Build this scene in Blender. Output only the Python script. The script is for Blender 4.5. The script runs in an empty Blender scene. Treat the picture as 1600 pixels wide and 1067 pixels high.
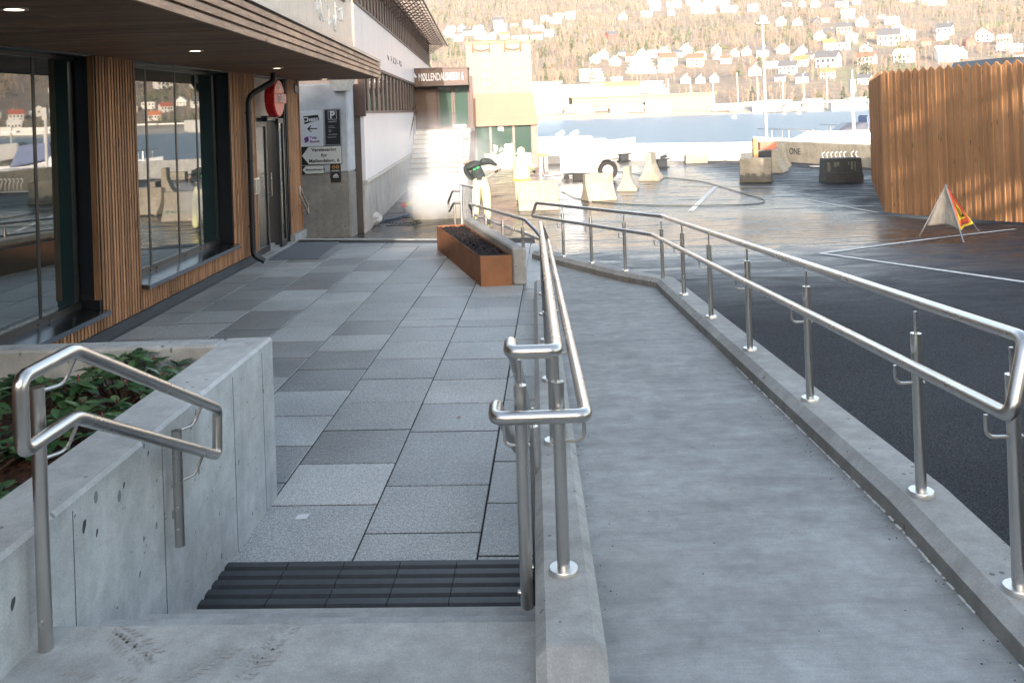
SUN_EL, SUN_DIR, SUN_STR, SUN_COL = 13.0, (-.012, 1.0), 2.3, (1.0, .86, .73)
SKY_STR, SKY_SAT, EXPO = .15, .88, 2.05
SHADE_H = 5.9; TREES = [(7.0, -4.0, 8.5, 1), (9.8, -6.5, 10.0, 2)]
STEAM = True; HAZE = 0.00012
import bpy, bmesh, math, random
from mathutils import Vector, Matrix, noise
random.seed(7)
S = bpy.context.scene
COL = S.collection
R = math.radians
# ---------------------------------------------------------------- camera model (photo pixels 1600x1067 -> world rays)
F, PX, PY, ROLL, H = 1400.0, 800.0, 172.0, 0.034, 2.13
cR, sR = math.cos(ROLL), math.sin(ROLL)
def ray(u, v):
    a = (u-PX)/F; b = -(v-PY)/F
    return (a*cR+b*sR, -a*sR+b*cR)
def G(u, v, z=0.0):
    r = ray(u, v); t = (z-H)/r[1]; return Vector((r[0]*t, t, z))
def D(u, v, Y):
    r = ray(u, v); return Vector((r[0]*Y, Y, H+r[1]*Y))
def gz(y):
    t = min(1, max(0, (y-12.0)/8.0)); return -0.35*(t*t*(3-2*t))
def A(u, v, dz=0.0):                                  # pixel on the sloping asphalt
    y = 15.0
    for _ in range(60):
        y = 0.5*y+0.5*G(u, v, gz(y)+dz).y
    p = G(u, v, gz(y)+dz); return p
def W(u, v, x0, y0, sl):                              # pixel on a vertical plane x = x0+sl*(y-y0)
    r = ray(u, v); y = (x0-sl*y0)/(r[0]-sl); return Vector((r[0]*y, y, H+r[1]*y))

# ---------------------------------------------------------------- object helpers
def tag(o, label=None, cat=None, group=None, kind=None):
    if label: o['label'] = label
    if cat: o['category'] = cat
    if group: o['group'] = group
    if kind: o['kind'] = kind
    return o
def link(o, parent=None):
    COL.objects.link(o)
    if parent is not None: o.parent = parent
    return o
def thing(name, label, cat, loc=(0, 0, 0), rz=0.0, group=None):
    o = bpy.data.objects.new(name, None); link(o); o.location = loc; o.rotation_euler = (0, 0, rz)
    o.empty_display_size = 0.1
    return tag(o, label, cat, group)
def copy_tree(o, parent=None):
    c = o.copy(); COL.objects.link(c); c.parent = parent
    for ch in list(o.children): copy_tree(ch, c)
    return c
class MB:
    def __init__(s): s.v = []; s.f = []; s.m = []
    def add(s, vs, fs, mi=0):
        n = len(s.v); s.v += [tuple(p) for p in vs]; s.f += [tuple(i+n for i in f) for f in fs]; s.m += [mi]*len(fs); return s
    def box(s, x0, x1, y0, y1, z0, z1, mi=0):
        return s.hexa([(x0,y0,z0),(x1,y0,z0),(x1,y1,z0),(x0,y1,z0)], [(x0,y0,z1),(x1,y0,z1),(x1,y1,z1),(x0,y1,z1)], mi)
    def hexa(s, lo, hi, mi=0):
        n = len(lo); vs = list(lo)+list(hi)
        fs = [tuple(range(n-1, -1, -1)), tuple(range(n, 2*n))]+[(i, (i+1) % n, n+(i+1) % n, n+i) for i in range(n)]
        return s.add(vs, fs, mi)
    def obox(s, c, ax, ay, az, mi=0):                 # oriented box: centre and half axes
        c, ax, ay, az = Vector(c), Vector(ax), Vector(ay), Vector(az)
        lo = [c-ax-ay-az, c+ax-ay-az, c+ax+ay-az, c-ax+ay-az]; hi = [p+2*az for p in lo]
        return s.hexa(lo, hi, mi)
    def prism(s, poly, z0, z1, mi=0):
        return s.hexa([(p[0], p[1], z0) for p in poly], [(p[0], p[1], z1) for p in poly], mi)
    def tube(s, pts, r, n=12, caps=True, mi=0):
        pts = [Vector(p) for p in pts]; N = len(pts)
        rs = r if isinstance(r, (list, tuple)) else [r]*N
        t0 = (pts[1]-pts[0]).normalized()
        u = t0.orthogonal().normalized(); vs = []
        for i in range(N):
            if i == 0: t = t0
            elif i == N-1: t = (pts[i]-pts[i-1]).normalized()
            else: t = ((pts[i]-pts[i-1]).normalized()+(pts[i+1]-pts[i]).normalized()).normalized()
            u = (u-t*u.dot(t))
            u = u.normalized() if u.length > 1e-6 else t.orthogonal().normalized()
            w = t.cross(u)
            for k in range(n):
                a = 2*math.pi*k/n; vs.append(pts[i]+(u*math.cos(a)+w*math.sin(a))*rs[i])
        fs = [(i*n+k, i*n+(k+1) % n, (i+1)*n+(k+1) % n, (i+1)*n+k) for i in range(N-1) for k in range(n)]
        if caps: fs += [tuple(range(n-1, -1, -1)), tuple((N-1)*n+k for k in range(n))]
        return s.add(vs, fs, mi)
    def lathe(s, c, prof, n=20, mi=0, axis=2):
        c = Vector(c); vs = []
        for (r, z) in prof:
            for k in range(n):
                a = 2*math.pi*k/n; p = (r*math.cos(a), r*math.sin(a), z)
                if axis == 0: p = (p[2], p[0], p[1])
                if axis == 1: p = (p[0], p[2], p[1])
                vs.append(c+Vector(p))
        N = len(prof)
        fs = [(i*n+k, i*n+(k+1) % n, (i+1)*n+(k+1) % n, (i+1)*n+k) for i in range(N-1) for k in range(n)]
        if prof[0][0] > 0 and prof[-1][0] > 0: fs += [((N-1)*n+k, (N-1)*n+(k+1) % n, (k+1) % n, k) for k in range(n)]
        return s.add(vs, fs, mi)
    def loft(s, rings, closed=True, caps=True, mi=0):
        n = len(rings[0]); vs = [p for r in rings for p in r]
        m = n if closed else n-1
        fs = [(i*n+k, i*n+(k+1) % n, (i+1)*n+(k+1) % n, (i+1)*n+k) for i in range(len(rings)-1) for k in range(m)]
        if caps: fs += [tuple(range(n-1, -1, -1)), tuple((len(rings)-1)*n+k for k in range(n))]
        return s.add(vs, fs, mi)
    def build(s, name, mats, parent=None, smooth=False, bevel=0.0, recalc=True, segs=1):
        me = bpy.data.meshes.new(name); me.from_pydata(s.v, [], s.f)
        if not isinstance(mats, (list, tuple)): mats = [mats]
        for m in mats: me.materials.append(m)
        for p, mi in zip(me.polygons, s.m): p.material_index = mi
        if recalc or bevel:
            bm = bmesh.new(); bm.from_mesh(me)
            bmesh.ops.recalc_face_normals(bm, faces=bm.faces)
            if bevel:
                es = [e for e in bm.edges if len(e.link_faces) == 2 and e.calc_face_angle(0) > 0.5]
                bmesh.ops.bevel(bm, geom=es, offset=bevel, segments=segs, affect='EDGES', clamp_overlap=True)
            bm.to_mesh(me); bm.free()
        if smooth:
            for p in me.polygons: p.use_smooth = True
            if smooth != 2:
                try: me.set_sharp_from_angle(angle=R(35))
                except Exception: pass
        me.update()
        return link(bpy.data.objects.new(name, me), parent)
def fillet(pts, r, n=6):
    pts = [Vector(p) for p in pts]; out = [pts[0]]
    for i in range(1, len(pts)-1):
        a, b, c = pts[i-1], pts[i], pts[i+1]
        d1 = (a-b); d2 = (c-b); l = min(r, d1.length*.49, d2.length*.49)
        p, q = b+d1.normalized()*l, b+d2.normalized()*l
        for k in range(n+1):
            t = k/n; out.append((1-t)**2*p+2*t*(1-t)*b+t*t*q)
    out.append(pts[-1]); return out
def local(pts, o): return [Vector(p)-Vector(o) for p in pts]
def text_mesh(name, body, mat, size, parent, M, thick=0.002, align='CENTER', bold=0.0, sx=1.0):
    cu = bpy.data.curves.new(name, 'FONT'); cu.body = body; cu.size = size; cu.align_x = align; cu.align_y = 'CENTER'
    cu.extrude = thick; cu.offset = bold; cu.resolution_u = 3
    t = bpy.data.objects.new(name+'_curve', cu); COL.objects.link(t)
    bpy.context.view_layer.update()
    me = bpy.data.meshes.new_from_object(t.evaluated_get(bpy.context.evaluated_depsgraph_get()))
    bpy.data.objects.remove(t); bpy.data.curves.remove(cu)
    me.name = name; me.transform(Matrix.Diagonal((sx, 1, 1, 1))); me.transform(M); me.materials.clear(); me.materials.append(mat)
    o = bpy.data.objects.new(name, me); return link(o, parent)
def frame(o, x, y):                                   # matrix whose local x,y run along x,y
    x = Vector(x).normalized(); y = Vector(y).normalized(); z = x.cross(y); M = Matrix.Identity(4)
    for i in range(3): M[i][0], M[i][1], M[i][2], M[i][3] = x[i], y[i], z[i], o[i]
    return M

# ---------------------------------------------------------------- materials
MATS = {}
def nodes(name):
    m = bpy.data.materials.new(name); m.use_nodes = True; nt = m.node_tree; b = nt.nodes['Principled BSDF']
    MATS[name] = m; return m, nt, b
def N(nt, t, **kw):
    n = nt.nodes.new(t)
    for k, v in kw.items():
        if k in n.inputs: n.inputs[k].default_value = v
        else: setattr(n, k, v)
    return n
def coords(nt, sc=(1, 1, 1), kind='Object'):
    tc = N(nt, 'ShaderNodeTexCoord'); mp = N(nt, 'ShaderNodeMapping'); mp.inputs['Scale'].default_value = sc
    nt.links.new(tc.outputs[kind], mp.inputs['Vector']); return mp.outputs['Vector']
def world(nt, sc=(1, 1, 1)):
    g = N(nt, 'ShaderNodeNewGeometry'); mp = N(nt, 'ShaderNodeMapping'); mp.inputs['Scale'].default_value = sc
    nt.links.new(g.outputs['Position'], mp.inputs['Vector']); return mp.outputs['Vector']
def nz(nt, vec, scale, detail=4, rough=.6, dist=0):
    n = N(nt, 'ShaderNodeTexNoise', Scale=scale, Detail=detail, Roughness=rough, Distortion=dist)
    nt.links.new(vec, n.inputs['Vector']); return n.outputs['Fac']
def ramp(nt, fac, stops):
    r = N(nt, 'ShaderNodeValToRGB'); e = r.color_ramp.elements
    while len(e) < len(stops): e.new(.5)
    for i, (p, c) in enumerate(stops):
        e[i].position = p; e[i].color = (c, c, c, 1) if not hasattr(c, '__len__') else (*c, 1)
    nt.links.new(fac, r.inputs['Fac']); return r.outputs['Color']
def mix(nt, a, b, fac, mode='MIX'):
    n = N(nt, 'ShaderNodeMix', data_type='RGBA', blend_type=mode)
    for i, x in ((6, a), (7, b), (0, fac)):
        if hasattr(x, 'is_linked'): nt.links.new(x, n.inputs[i])
        elif i == 0: n.inputs[0].default_value = x
        else: n.inputs[i].default_value = (*x, 1) if len(x) == 3 else x
    return n.outputs[2]
def bump(nt, b, h, strength, dist=.01):
    n = N(nt, 'ShaderNodeBump', Strength=strength, Distance=dist); nt.links.new(h, n.inputs['Height'])
    nt.links.new(n.outputs['Normal'], b.inputs['Normal']); return n
def island(nt):
    g = N(nt, 'ShaderNodeNewGeometry'); return g.outputs['Random Per Island']
def M_(name, col, rough=.6, metal=0.0, var=.25, scale=3.0, bmp=.0, bscale=60.0, bdist=.004, spec=None, isl=0.0, stretch=(1, 1, 1)):
    m, nt, b = nodes(name); v = world(nt, stretch)
    f = nz(nt, v, scale, 5, .65)
    lo = tuple(c*(1-var) for c in col); hi = tuple(min(1, c*(1+var)) for c in col)
    c = ramp(nt, f, [(.3, lo), (.7, hi)])
    if isl:
        i = ramp(nt, island(nt), [(0, 1-isl), (1, 1+isl)]); c = mix(nt, c, i, 1.0, 'MULTIPLY')
    nt.links.new(c, b.inputs['Base Color'])
    b.inputs['Roughness'].default_value = rough; b.inputs['Metallic'].default_value = metal
    if spec is not None: b.inputs['Specular IOR Level'].default_value = spec
    if bmp: bump(nt, b, nz(nt, v, bscale, 5, .7), bmp, bdist)
    return m
def emis(name, col, st):
    m, nt, b = nodes(name); b.inputs['Base Color'].default_value = (*col, 1)
    b.inputs['Emission Color'].default_value = (*col, 1); b.inputs['Emission Strength'].default_value = st; return m

def make_concrete(name, base, pores=True, streak=False, wet=False):
    m, nt, b = nodes(name); v = world(nt)
    big = nz(nt, v, 1.3, 6, .65, .4); mid = nz(nt, v, 9, 6, .7); fine = nz(nt, v, 160, 3, .6)
    c = mix(nt, ramp(nt, big, [(.25, tuple(x*.72 for x in base)), (.75, tuple(x*1.18 for x in base))]), ramp(nt, mid, [(.3, .78), (.7, 1.12)]), 1.0, 'MULTIPLY')
    c = mix(nt, c, ramp(nt, fine, [(.3, .86), (.7, 1.1)]), 1.0, 'MULTIPLY')
    h = fine
    if streak:                                        # broom lines across the ramp and faint wheel tracks
        s = nz(nt, world(nt, (1.2, 26, 6)), 3.0, 6, .75)
        c = mix(nt, c, ramp(nt, s, [(.32, .84), (.66, 1.07)]), .6, 'MULTIPLY')
        s2 = nz(nt, world(nt, (.8, 5, 1)), 1.6, 4, .6, .6)
        c = mix(nt, c, ramp(nt, s2, [(.35, .86), (.62, 1.06)]), .8, 'MULTIPLY')
        h = s
    if pores:
        vo = N(nt, 'ShaderNodeTexVoronoi', Scale=14.0, feature='F1'); nt.links.new(world(nt, (1, 1, .55)), vo.inputs['Vector'])
        sel = nz(nt, v, 5.0, 2); 
        th = N(nt, 'ShaderNodeMath', operation='MULTIPLY_ADD'); nt.links.new(sel, th.inputs[0]); th.inputs[1].default_value = .5; th.inputs[2].default_value = -.17
        lt = N(nt, 'ShaderNodeMath', operation='LESS_THAN'); nt.links.new(vo.outputs['Distance'], lt.inputs[0]); nt.links.new(th.outputs[0], lt.inputs[1])
        c = mix(nt, c, tuple(x*.38 for x in base), lt.outputs[0])
    st = nz(nt, world(nt, (6, 6, .5)), 1.2, 5, .7)
    c = mix(nt, c, ramp(nt, st, [(.3, .82), (.6, 1.05)]), .7, 'MULTIPLY')
    nt.links.new(c, b.inputs['Base Color']); b.inputs['Roughness'].default_value = .82
    bump(nt, b, h, .35, .003)
    return m
concrete = make_concrete('concrete_cast', (.47, .49, .49))
concrete_ramp = make_concrete('concrete_ramp', (.33, .345, .345), pores=False, streak=True)
concrete_step = make_concrete('concrete_step', (.37, .38, .37), pores=False)
concrete_barrier = make_concrete('concrete_barrier', (.42, .37, .29))
def wet_foot():
    m = make_concrete('concrete_wet_foot', (.42, .37, .29)); nt = m.node_tree; b = nt.nodes['Principled BSDF']; l = b.inputs['Base Color'].links[0].from_socket
    tc = N(nt, 'ShaderNodeTexCoord'); sx = N(nt, 'ShaderNodeSeparateXYZ'); nt.links.new(tc.outputs['Object'], sx.inputs[0])
    n = nz(nt, tc.outputs['Object'], 4.5, 4, .6); a = N(nt, 'ShaderNodeMath', operation='MULTIPLY_ADD'); nt.links.new(n, a.inputs[0]); a.inputs[1].default_value = .35; nt.links.new(sx.outputs['Z'], a.inputs[2])
    f = ramp(nt, a.outputs[0], [(.40, .36), (.46, 1.0)]); nt.links.new(mix(nt, l, f, 1.0, 'MULTIPLY'), b.inputs['Base Color']); return m
concrete_wet = wet_foot()
concrete_white = make_concrete('concrete_painted', (.55, .545, .52), pores=False)
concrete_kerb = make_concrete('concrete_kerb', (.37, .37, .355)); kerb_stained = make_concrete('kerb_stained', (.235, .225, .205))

def make_pavers():
    m, nt, b = nodes('granite_paver'); v = world(nt)
    isl = island(nt)
    base = ramp(nt, isl, [(0, (.212, .225, .228)), (.3, (.245, .262, .268)), (.7, (.315, .335, .335)), (1, (.44, .46, .455))])
    sp = nz(nt, v, 120, 2, .6); sp2 = nz(nt, v, 42, 3, .6)
    c = mix(nt, base, ramp(nt, sp, [(.36, .5), (.64, 1.5)]), .9, 'MULTIPLY')
    c = mix(nt, c, ramp(nt, sp2, [(.35, .75), (.65, 1.25)]), .7, 'MULTIPLY')
    big = nz(nt, v, 1.1, 5, .6, .5)
    c = mix(nt, c, ramp(nt, big, [(.3, .78), (.65, 1.1)]), 1.0, 'MULTIPLY')
    ve = nz(nt, world(nt, (.7, 2.6, 1)), 1.9, 3, .5, 1.5)      # pale mineral veins
    vein = ramp(nt, ve, [(.495, 0), (.5, 1), (.506, 0)])
    c = mix(nt, c, (.45, .46, .46), mix(nt, vein, (.35, .35, .35), 1.0, 'MULTIPLY'))
    nt.links.new(c, b.inputs['Base Color'])
    rr = ramp(nt, isl, [(0, .38), (1, .58)]); nt.links.new(rr, b.inputs['Roughness'])
    bump(nt, b, sp, .25, .002); return m
paver = make_pavers()
def make_asphalt():
    m, nt, b = nodes('asphalt_wet'); v = world(nt)
    g = nz(nt, v, 120, 2, .6); big = nz(nt, v, .35, 5, .6, .3)
    c = mix(nt, ramp(nt, big, [(.3, (.021, .0225, .026)), (.7, (.044, .045, .049))]), ramp(nt, g, [(.38, .3), (.62, 1.9)]), 1.0, 'MULTIPLY')
    # wet film: hosed-down area beyond the ramp, broken into streaks
    geo = N(nt, 'ShaderNodeNewGeometry'); sx = N(nt, 'ShaderNodeSeparateXYZ'); nt.links.new(geo.outputs['Position'], sx.inputs[0])
    mr = N(nt, 'ShaderNodeMapRange'); mr.inputs['From Min'].default_value = 7.0; mr.inputs['From Max'].default_value = 14.0; nt.links.new(sx.outputs['Y'], mr.inputs['Value'])
    stn0 = nz(nt, world(nt, (.55, 2.0, 1)), 1.2, 9, .74, 1.2)
    sm_ = N(nt, 'ShaderNodeMath', operation='MULTIPLY_ADD'); nt.links.new(stn0, sm_.inputs[0]); sm_.inputs[1].default_value = 2.8; sm_.inputs[2].default_value = -1.15; stn = sm_.outputs[0]
    s9 = N(nt, 'ShaderNodeMath', operation='MULTIPLY_ADD'); nt.links.new(stn, s9.inputs[0]); s9.inputs[1].default_value = .75; s9.inputs[2].default_value = .72
    ad = N(nt, 'ShaderNodeMath', operation='MULTIPLY'); nt.links.new(mr.outputs[0], ad.inputs[0]); nt.links.new(s9.outputs[0], ad.inputs[1])
    mx = N(nt, 'ShaderNodeMapRange'); mx.inputs['From Min'].default_value = 8.2; mx.inputs['From Max'].default_value = 6.4
    nt.links.new(sx.outputs['X'], mx.inputs['Value'])       # drier strip in front of the timber fence
    ad2 = N(nt, 'ShaderNodeMath', operation='MULTIPLY_ADD'); nt.links.new(mx.outputs[0], ad2.inputs[0]); ad2.inputs[1].default_value = .45; ad2.inputs[2].default_value = -.45
    ad3 = N(nt, 'ShaderNodeMath', operation='ADD'); nt.links.new(ad.outputs[0], ad3.inputs[0]); nt.links.new(ad2.outputs[0], ad3.inputs[1])
    rough = ramp(nt, ad3.outputs[0], [(.25, .75), (.6, .45), (.95, .17)])
    nt.links.new(rough, b.inputs['Roughness']); nt.links.new(ramp(nt, ad3.outputs[0], [(.2, .12), (.8, .5)]), b.inputs['Specular IOR Level'])
    dark = ramp(nt, ad3.outputs[0], [(.5, 1.0), (1.0, .8)])
    c = mix(nt, c, dark, 1.0, 'MULTIPLY'); nt.links.new(c, b.inputs['Base Color'])
    bs = ramp(nt, ad3.outputs[0], [(.4, .7), (.9, .12)])
    n = bump(nt, b, g, .5, .006); nt.links.new(bs, n.inputs['Strength'])
    return m
asphalt = make_asphalt()
def make_wood(name, dark, light, axis='z', isl=.35, knots=True, rough=.62, gscale=1.0):
    m, nt, b = nodes(name)
    st = {'z': (22, 22, 1.2), 'x': (1.2, 22, 22), 'y': (22, 1.2, 22)}[axis]
    v = world(nt, tuple(s*gscale for s in st)); ig = island(nt)
    off = N(nt, 'ShaderNodeVectorMath', operation='MULTIPLY_ADD')      # shift the grain from board to board
    nt.links.new(ig, off.inputs[0]); off.inputs[1].default_value = (37, 91, 53); nt.links.new(v, off.inputs[2])
    g = nz(nt, off.outputs[0], 1.6, 6, .7, 1.2)
    c = ramp(nt, g, [(.25, dark), (.62, light)])
    c = mix(nt, c, ramp(nt, ig, [(0, 1-isl), (1, 1+isl)]), 1.0, 'MULTIPLY')
    if knots:
        st2 = {'z': (7, 7, 2.2), 'x': (2.2, 7, 7), 'y': (7, 2.2, 7)}[axis]
        vo = N(nt, 'ShaderNodeTexVoronoi', Scale=1.0)
        o2 = N(nt, 'ShaderNodeVectorMath', operation='MULTIPLY_ADD'); nt.links.new(ig, o2.inputs[0]); o2.inputs[1].default_value = (17, 9, 23)
        nt.links.new(world(nt, st2), o2.inputs[2]); nt.links.new(o2.outputs[0], vo.inputs['Vector'])
        k = ramp(nt, vo.outputs['Distance'], [(.05, 1), (.16, 0)])
        c = mix(nt, c, tuple(x*.35 for x in dark), k)
    wth = nz(nt, world(nt), .9, 5, .6); c = mix(nt, c, ramp(nt, wth, [(.3, .75), (.7, 1.15)]), .8, 'MULTIPLY')
    nt.links.new(c, b.inputs['Base Color']); b.inputs['Roughness'].default_value = rough
    bump(nt, b, g, .3, .003); return m
slat_wood = make_wood('slat_wood', (.16, .07, .03), (.45, .215, .095))
fence_wood = make_wood('fence_wood', (.31, .148, .064), (.47, .24, .106), isl=.16, gscale=.6)
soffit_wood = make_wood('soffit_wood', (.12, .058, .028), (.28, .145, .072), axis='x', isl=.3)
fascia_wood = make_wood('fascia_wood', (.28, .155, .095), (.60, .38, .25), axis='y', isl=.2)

def make_steel(name, col=(.60, .575, .545), rough=.29):
    m, nt, b = nodes(name); v = world(nt)
    f = nz(nt, v, 3, 3); fi = nz(nt, world(nt, (5, 5, 5)), 1.0, 3)
    nt.links.new(ramp(nt, f, [(.3, tuple(x*.9 for x in col)), (.7, col)]), b.inputs['Base Color'])
    nt.links.new(ramp(nt, fi, [(.3, rough-.03), (.7, rough+.03)]), b.inputs['Roughness'])
    b.inputs['Metallic'].default_value = 1.0; return m
steel = make_steel('brushed_steel'); steel_plate = make_steel('steel_plate', (.72, .70, .68), .4); steel_dull = make_steel('galvanised', (.5, .5, .5), .45)
def make_glass(name, col=(.006, .011, .011), ior=2.7, rough=.015):
    m, nt, b = nodes(name); b.inputs['Base Color'].default_value = (*col, 1); b.inputs['Roughness'].default_value = rough; b.inputs['IOR'].default_value = ior
    w = nz(nt, world(nt, (1, .5, .5)), 1.3, 2); bump(nt, b, w, .02, .02); return m
glass = make_glass('window_glass', (.010, .026, .025)); glass_green = make_glass('door_glass', (.06, .10, .085), 1.8)
dark_frame = M_('dark_metal_frame', (.03, .026, .024), .35, .3, .15)
black = M_('black_paint', (.012, .013, .016), .38, 0, .2)
anthracite = M_('anthracite_metal', (.045, .05, .058), .4, .2, .15, bmp=.03)
corten = M_('corten_steel', (.25, .105, .045), .72, 0, .22, 4.0, .12, 70, isl=.0)
soil = M_('bark_mulch', (.022, .015, .016), .9, 0, .6, 26, .9, 45, .03)
mulch = M_('wood_mulch', (.075, .032, .018), .9, 0, .7, 40, .9, 60, .03)
grate_mat = M_('rubber_mat', (.015, .018, .023), .5, 0, .35, 20, .25, 140)
rust = M_('rusty_edge', (.09, .055, .045), .8, 0, .3, 12)
white_paint = M_('white_line_paint', (.62, .61, .58), .6, 0, .28, 16, .2, 120)
white_panel = M_('white_panel', (.66, .64, .68), .35, 0, .05, .6)
beige_panel = M_('beige_panel', (.50, .46, .43), .25, 0, .12, .5)
grey_wall = M_('grey_render', (.42, .39, .365), .8, 0, .2, 2.0, .2)
brown_metal = M_('brown_metal', (.07, .04, .035), .5, 0, .2)
copper = M_('tower_cladding', (.33, .22, .19), .6, 0, .05, .7)
copper2 = M_('tower_hood', (.33, .185, .13), .6, 0, .06, .7)
hull_white = M_('boat_gelcoat', (.76, .77, .78), .2, 0, .04)
hull_blue = M_('boat_canvas_blue', (.16, .20, .34), .7, 0, .15)
navy = M_('navy_stripe', (.02, .03, .06), .4)
red_sign = M_('red_sign', (.55, .012, .014), .3, 0, .05)
sign_white = M_('sign_white', (.60, .62, .66), .45, 0, .06, 4)
sign_black = M_('sign_black', (.014, .015, .017), .45, 0, .15)
purple = M_('sign_purple', (.14, .035, .22), .5)
gold = M_('sign_gold', (.45, .26, .07), .5)
yellow = M_('hivis_yellow', (.72, .74, .05), .75, 0, .08, 6)
yellow_blown = M_('hivis_sun_blown', (.78, .76, .40), .7, 0, .1, 6)  # hi-vis yellow with sun overexposure put into the colour
jacket = M_('dark_jacket', (.035, .045, .043), .8, 0, .35, 14, .4, 30, .02)
skin = M_('skin', (.52, .33, .24), .55, 0, .06)
hair_m = M_('hair', (.09, .06, .04), .7)
glove = M_('glove', (.02, .02, .022), .7)
boot = M_('boot', (.02, .018, .016), .6)
green_mark = M_('green_mark', (.08, .65, .22), .5)
hose_m = M_('hose_rubber', (.02, .035, .03), .5); hose_blue = M_('hose_blue', (.03, .07, .13), .5)
rubber = M_('rubber', (.018, .018, .018), .7)
plastic_bag = M_('plastic_bag', (.55, .55, .56), .4, 0, .1, 8, .4, 12, .05)
cloth_grey = M_('sign_cloth_back', (.33, .29, .24), .8, 0, .25, 5, .3, 20, .02)
cloth_red = M_('sign_cloth_red', (.62, .10, .05), .7); cloth_yel = M_('sign_cloth_yellow', (.72, .50, .04), .7)
teal = M_('plant_tag', (.05, .42, .36), .5)
leaf_m = None
def make_leaf():
    m, nt, b = nodes('rhododendron_leaf'); i = island(nt)
    c = ramp(nt, i, [(0, (.026, .066, .028)), (.55, (.050, .125, .048)), (1, (.11, .19, .075))])
    nt.links.new(c, b.inputs['Base Color']); b.inputs['Roughness'].default_value = .34; return m
leaf_m = make_leaf()
stem_m = M_('stem', (.06, .04, .03), .8); bud_m = M_('flower_bud', (.16, .05, .045), .6)
def make_water():
    m, nt, b = nodes('harbour_water'); b.inputs['Base Color'].default_value = (.07, .13, .19, 1); b.inputs['Roughness'].default_value = .3
    v = world(nt, (.5, 1, 1)); h1 = nz(nt, v, .9, 5, .65, .4); h2 = nz(nt, v, .12, 3)
    mx_ = mix(nt, h1, h2, .35); bump(nt, b, mx_, 1.0, .8); return m
water_m = make_water()
# ================================================================ GROUND, TERRACE, RAMP
def r_(y): return max(0.0, 0.0675*(10.9-y))
def rs_(y): return min(r_(y), .50)
def xl(y): return 0.115+0.022*(y-2.85)
def xr(y): return 1.516+0.0225*(y-3.43)
PD = Vector((.0466, 1)).normalized(); PE = Vector((PD.y, -PD.x)); PO = Vector((-.24, 4.25))
def pav(e, d): p = PO+PE*e+PD*d; return (p.x, p.y)
def yfar(x): return 15.57-(x+3.8)*.234

# asphalt sheet falling gently to the quay, with the cut-out for the terrace left as lower ground
mb = MB(); xs = [-60, -30, -12, -6, -4, -2, -1, 0, 1, 2, 4, 6, 8, 10, 14, 20, 40, 70]; ys = [-60, -25, -10, -2, 4, 8, 10, 11, 12, 12.5]+[13+.5*i for i in range(16)]+[21, 24, 28, 32, 37, 43]
vs = [(x, y, gz(y)-.006-(.03 if (-4.6 < x < 1.2 and y < 13.0) else 0)) for y in ys for x in xs]
nx = len(xs); fs = [(j*nx+i, j*nx+i+1, (j+1)*nx+i+1, (j+1)*nx+i) for j in range(len(ys)-1) for i in range(nx-1)]
mb.add(vs, fs); tag(mb.build('asphalt_yard', asphalt, smooth=2), kind='structure')

# terrace: bed + individual granite flags
bed = MB(); bed.prism([(-4.3, 3.6), (.02, 3.6), (.30, 10.6), (.30, 15.0), (-1.3, yfar(-1.3)), (-4.3, yfar(-4.3))], -.2, -.012)
tag(bed.build('terrace_bed', M_('joint_sand', (.016, .017, .019), .95, 0, .3, 30)), kind='structure')
mb = MB(); rnd = random.Random(3); gap = .0038; gd_ = .006
first = {0: .29, -1: .628, -2: .36, 1: .05}
for c in range(-7, 2):
    e0, e1 = -.6*(1-c)+.6*1-.6, 0
    e0 = .6*(c-1); e1 = .6*c
    if c == 1: e0, e1 = 0, .42
    d = -.01; nxt = first.get(c-0, rnd.uniform(.1, .57))
    if c == 0: nxt = .29
    if c == -1: nxt = .63
    while d < 12.2:
        d1 = nxt; nxt += .575 if rnd.random() > .12 else rnd.choice([.28, .30, .86])
        q = [pav(e0+gap, d+gd_), pav(e1-gap, d+gd_), pav(e1-gap, d1-gd_), pav(e0+gap, d1-gd_)]
        yf = [yfar(p[0])-.34 for p in q]
        if q[0][1] > yf[0] and q[1][1] > yf[1]: break
        q = [(p[0], min(p[1], f)) for p, f in zip(q, yf)]
        if c == 1:                                    # kerb side: cut to the kerb line
            q = [(min(p[0], xl(min(p[1], 10.4))-.095+(.0 if p[1] < 10.5 else .16)), p[1]) for p in q]
        if q[2][1]-q[1][1] > .02 or q[3][1]-q[0][1] > .02:
            t = rnd.uniform(-.0012, .0012)
            ch = .004; cx = sum(p[0] for p in q)/4; cy = sum(p[1] for p in q)/4
            def ins(p): return (p[0]+(ch if p[0] < cx else -ch), p[1]+(ch if p[1] < cy else -ch))
            lo = [(p[0], p[1], -.03) for p in q]; mid = [(p[0], p[1], t-.003) for p in q]; hi = [(*ins(p), t) for p in q]
            mb.loft([lo, mid], caps=False, mi=1); mb.loft([mid, hi], caps=True)
        d = d1
tag(mb.build('terrace_paving', [paver, MATS['joint_sand']], recalc=False), kind='structure')
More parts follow.
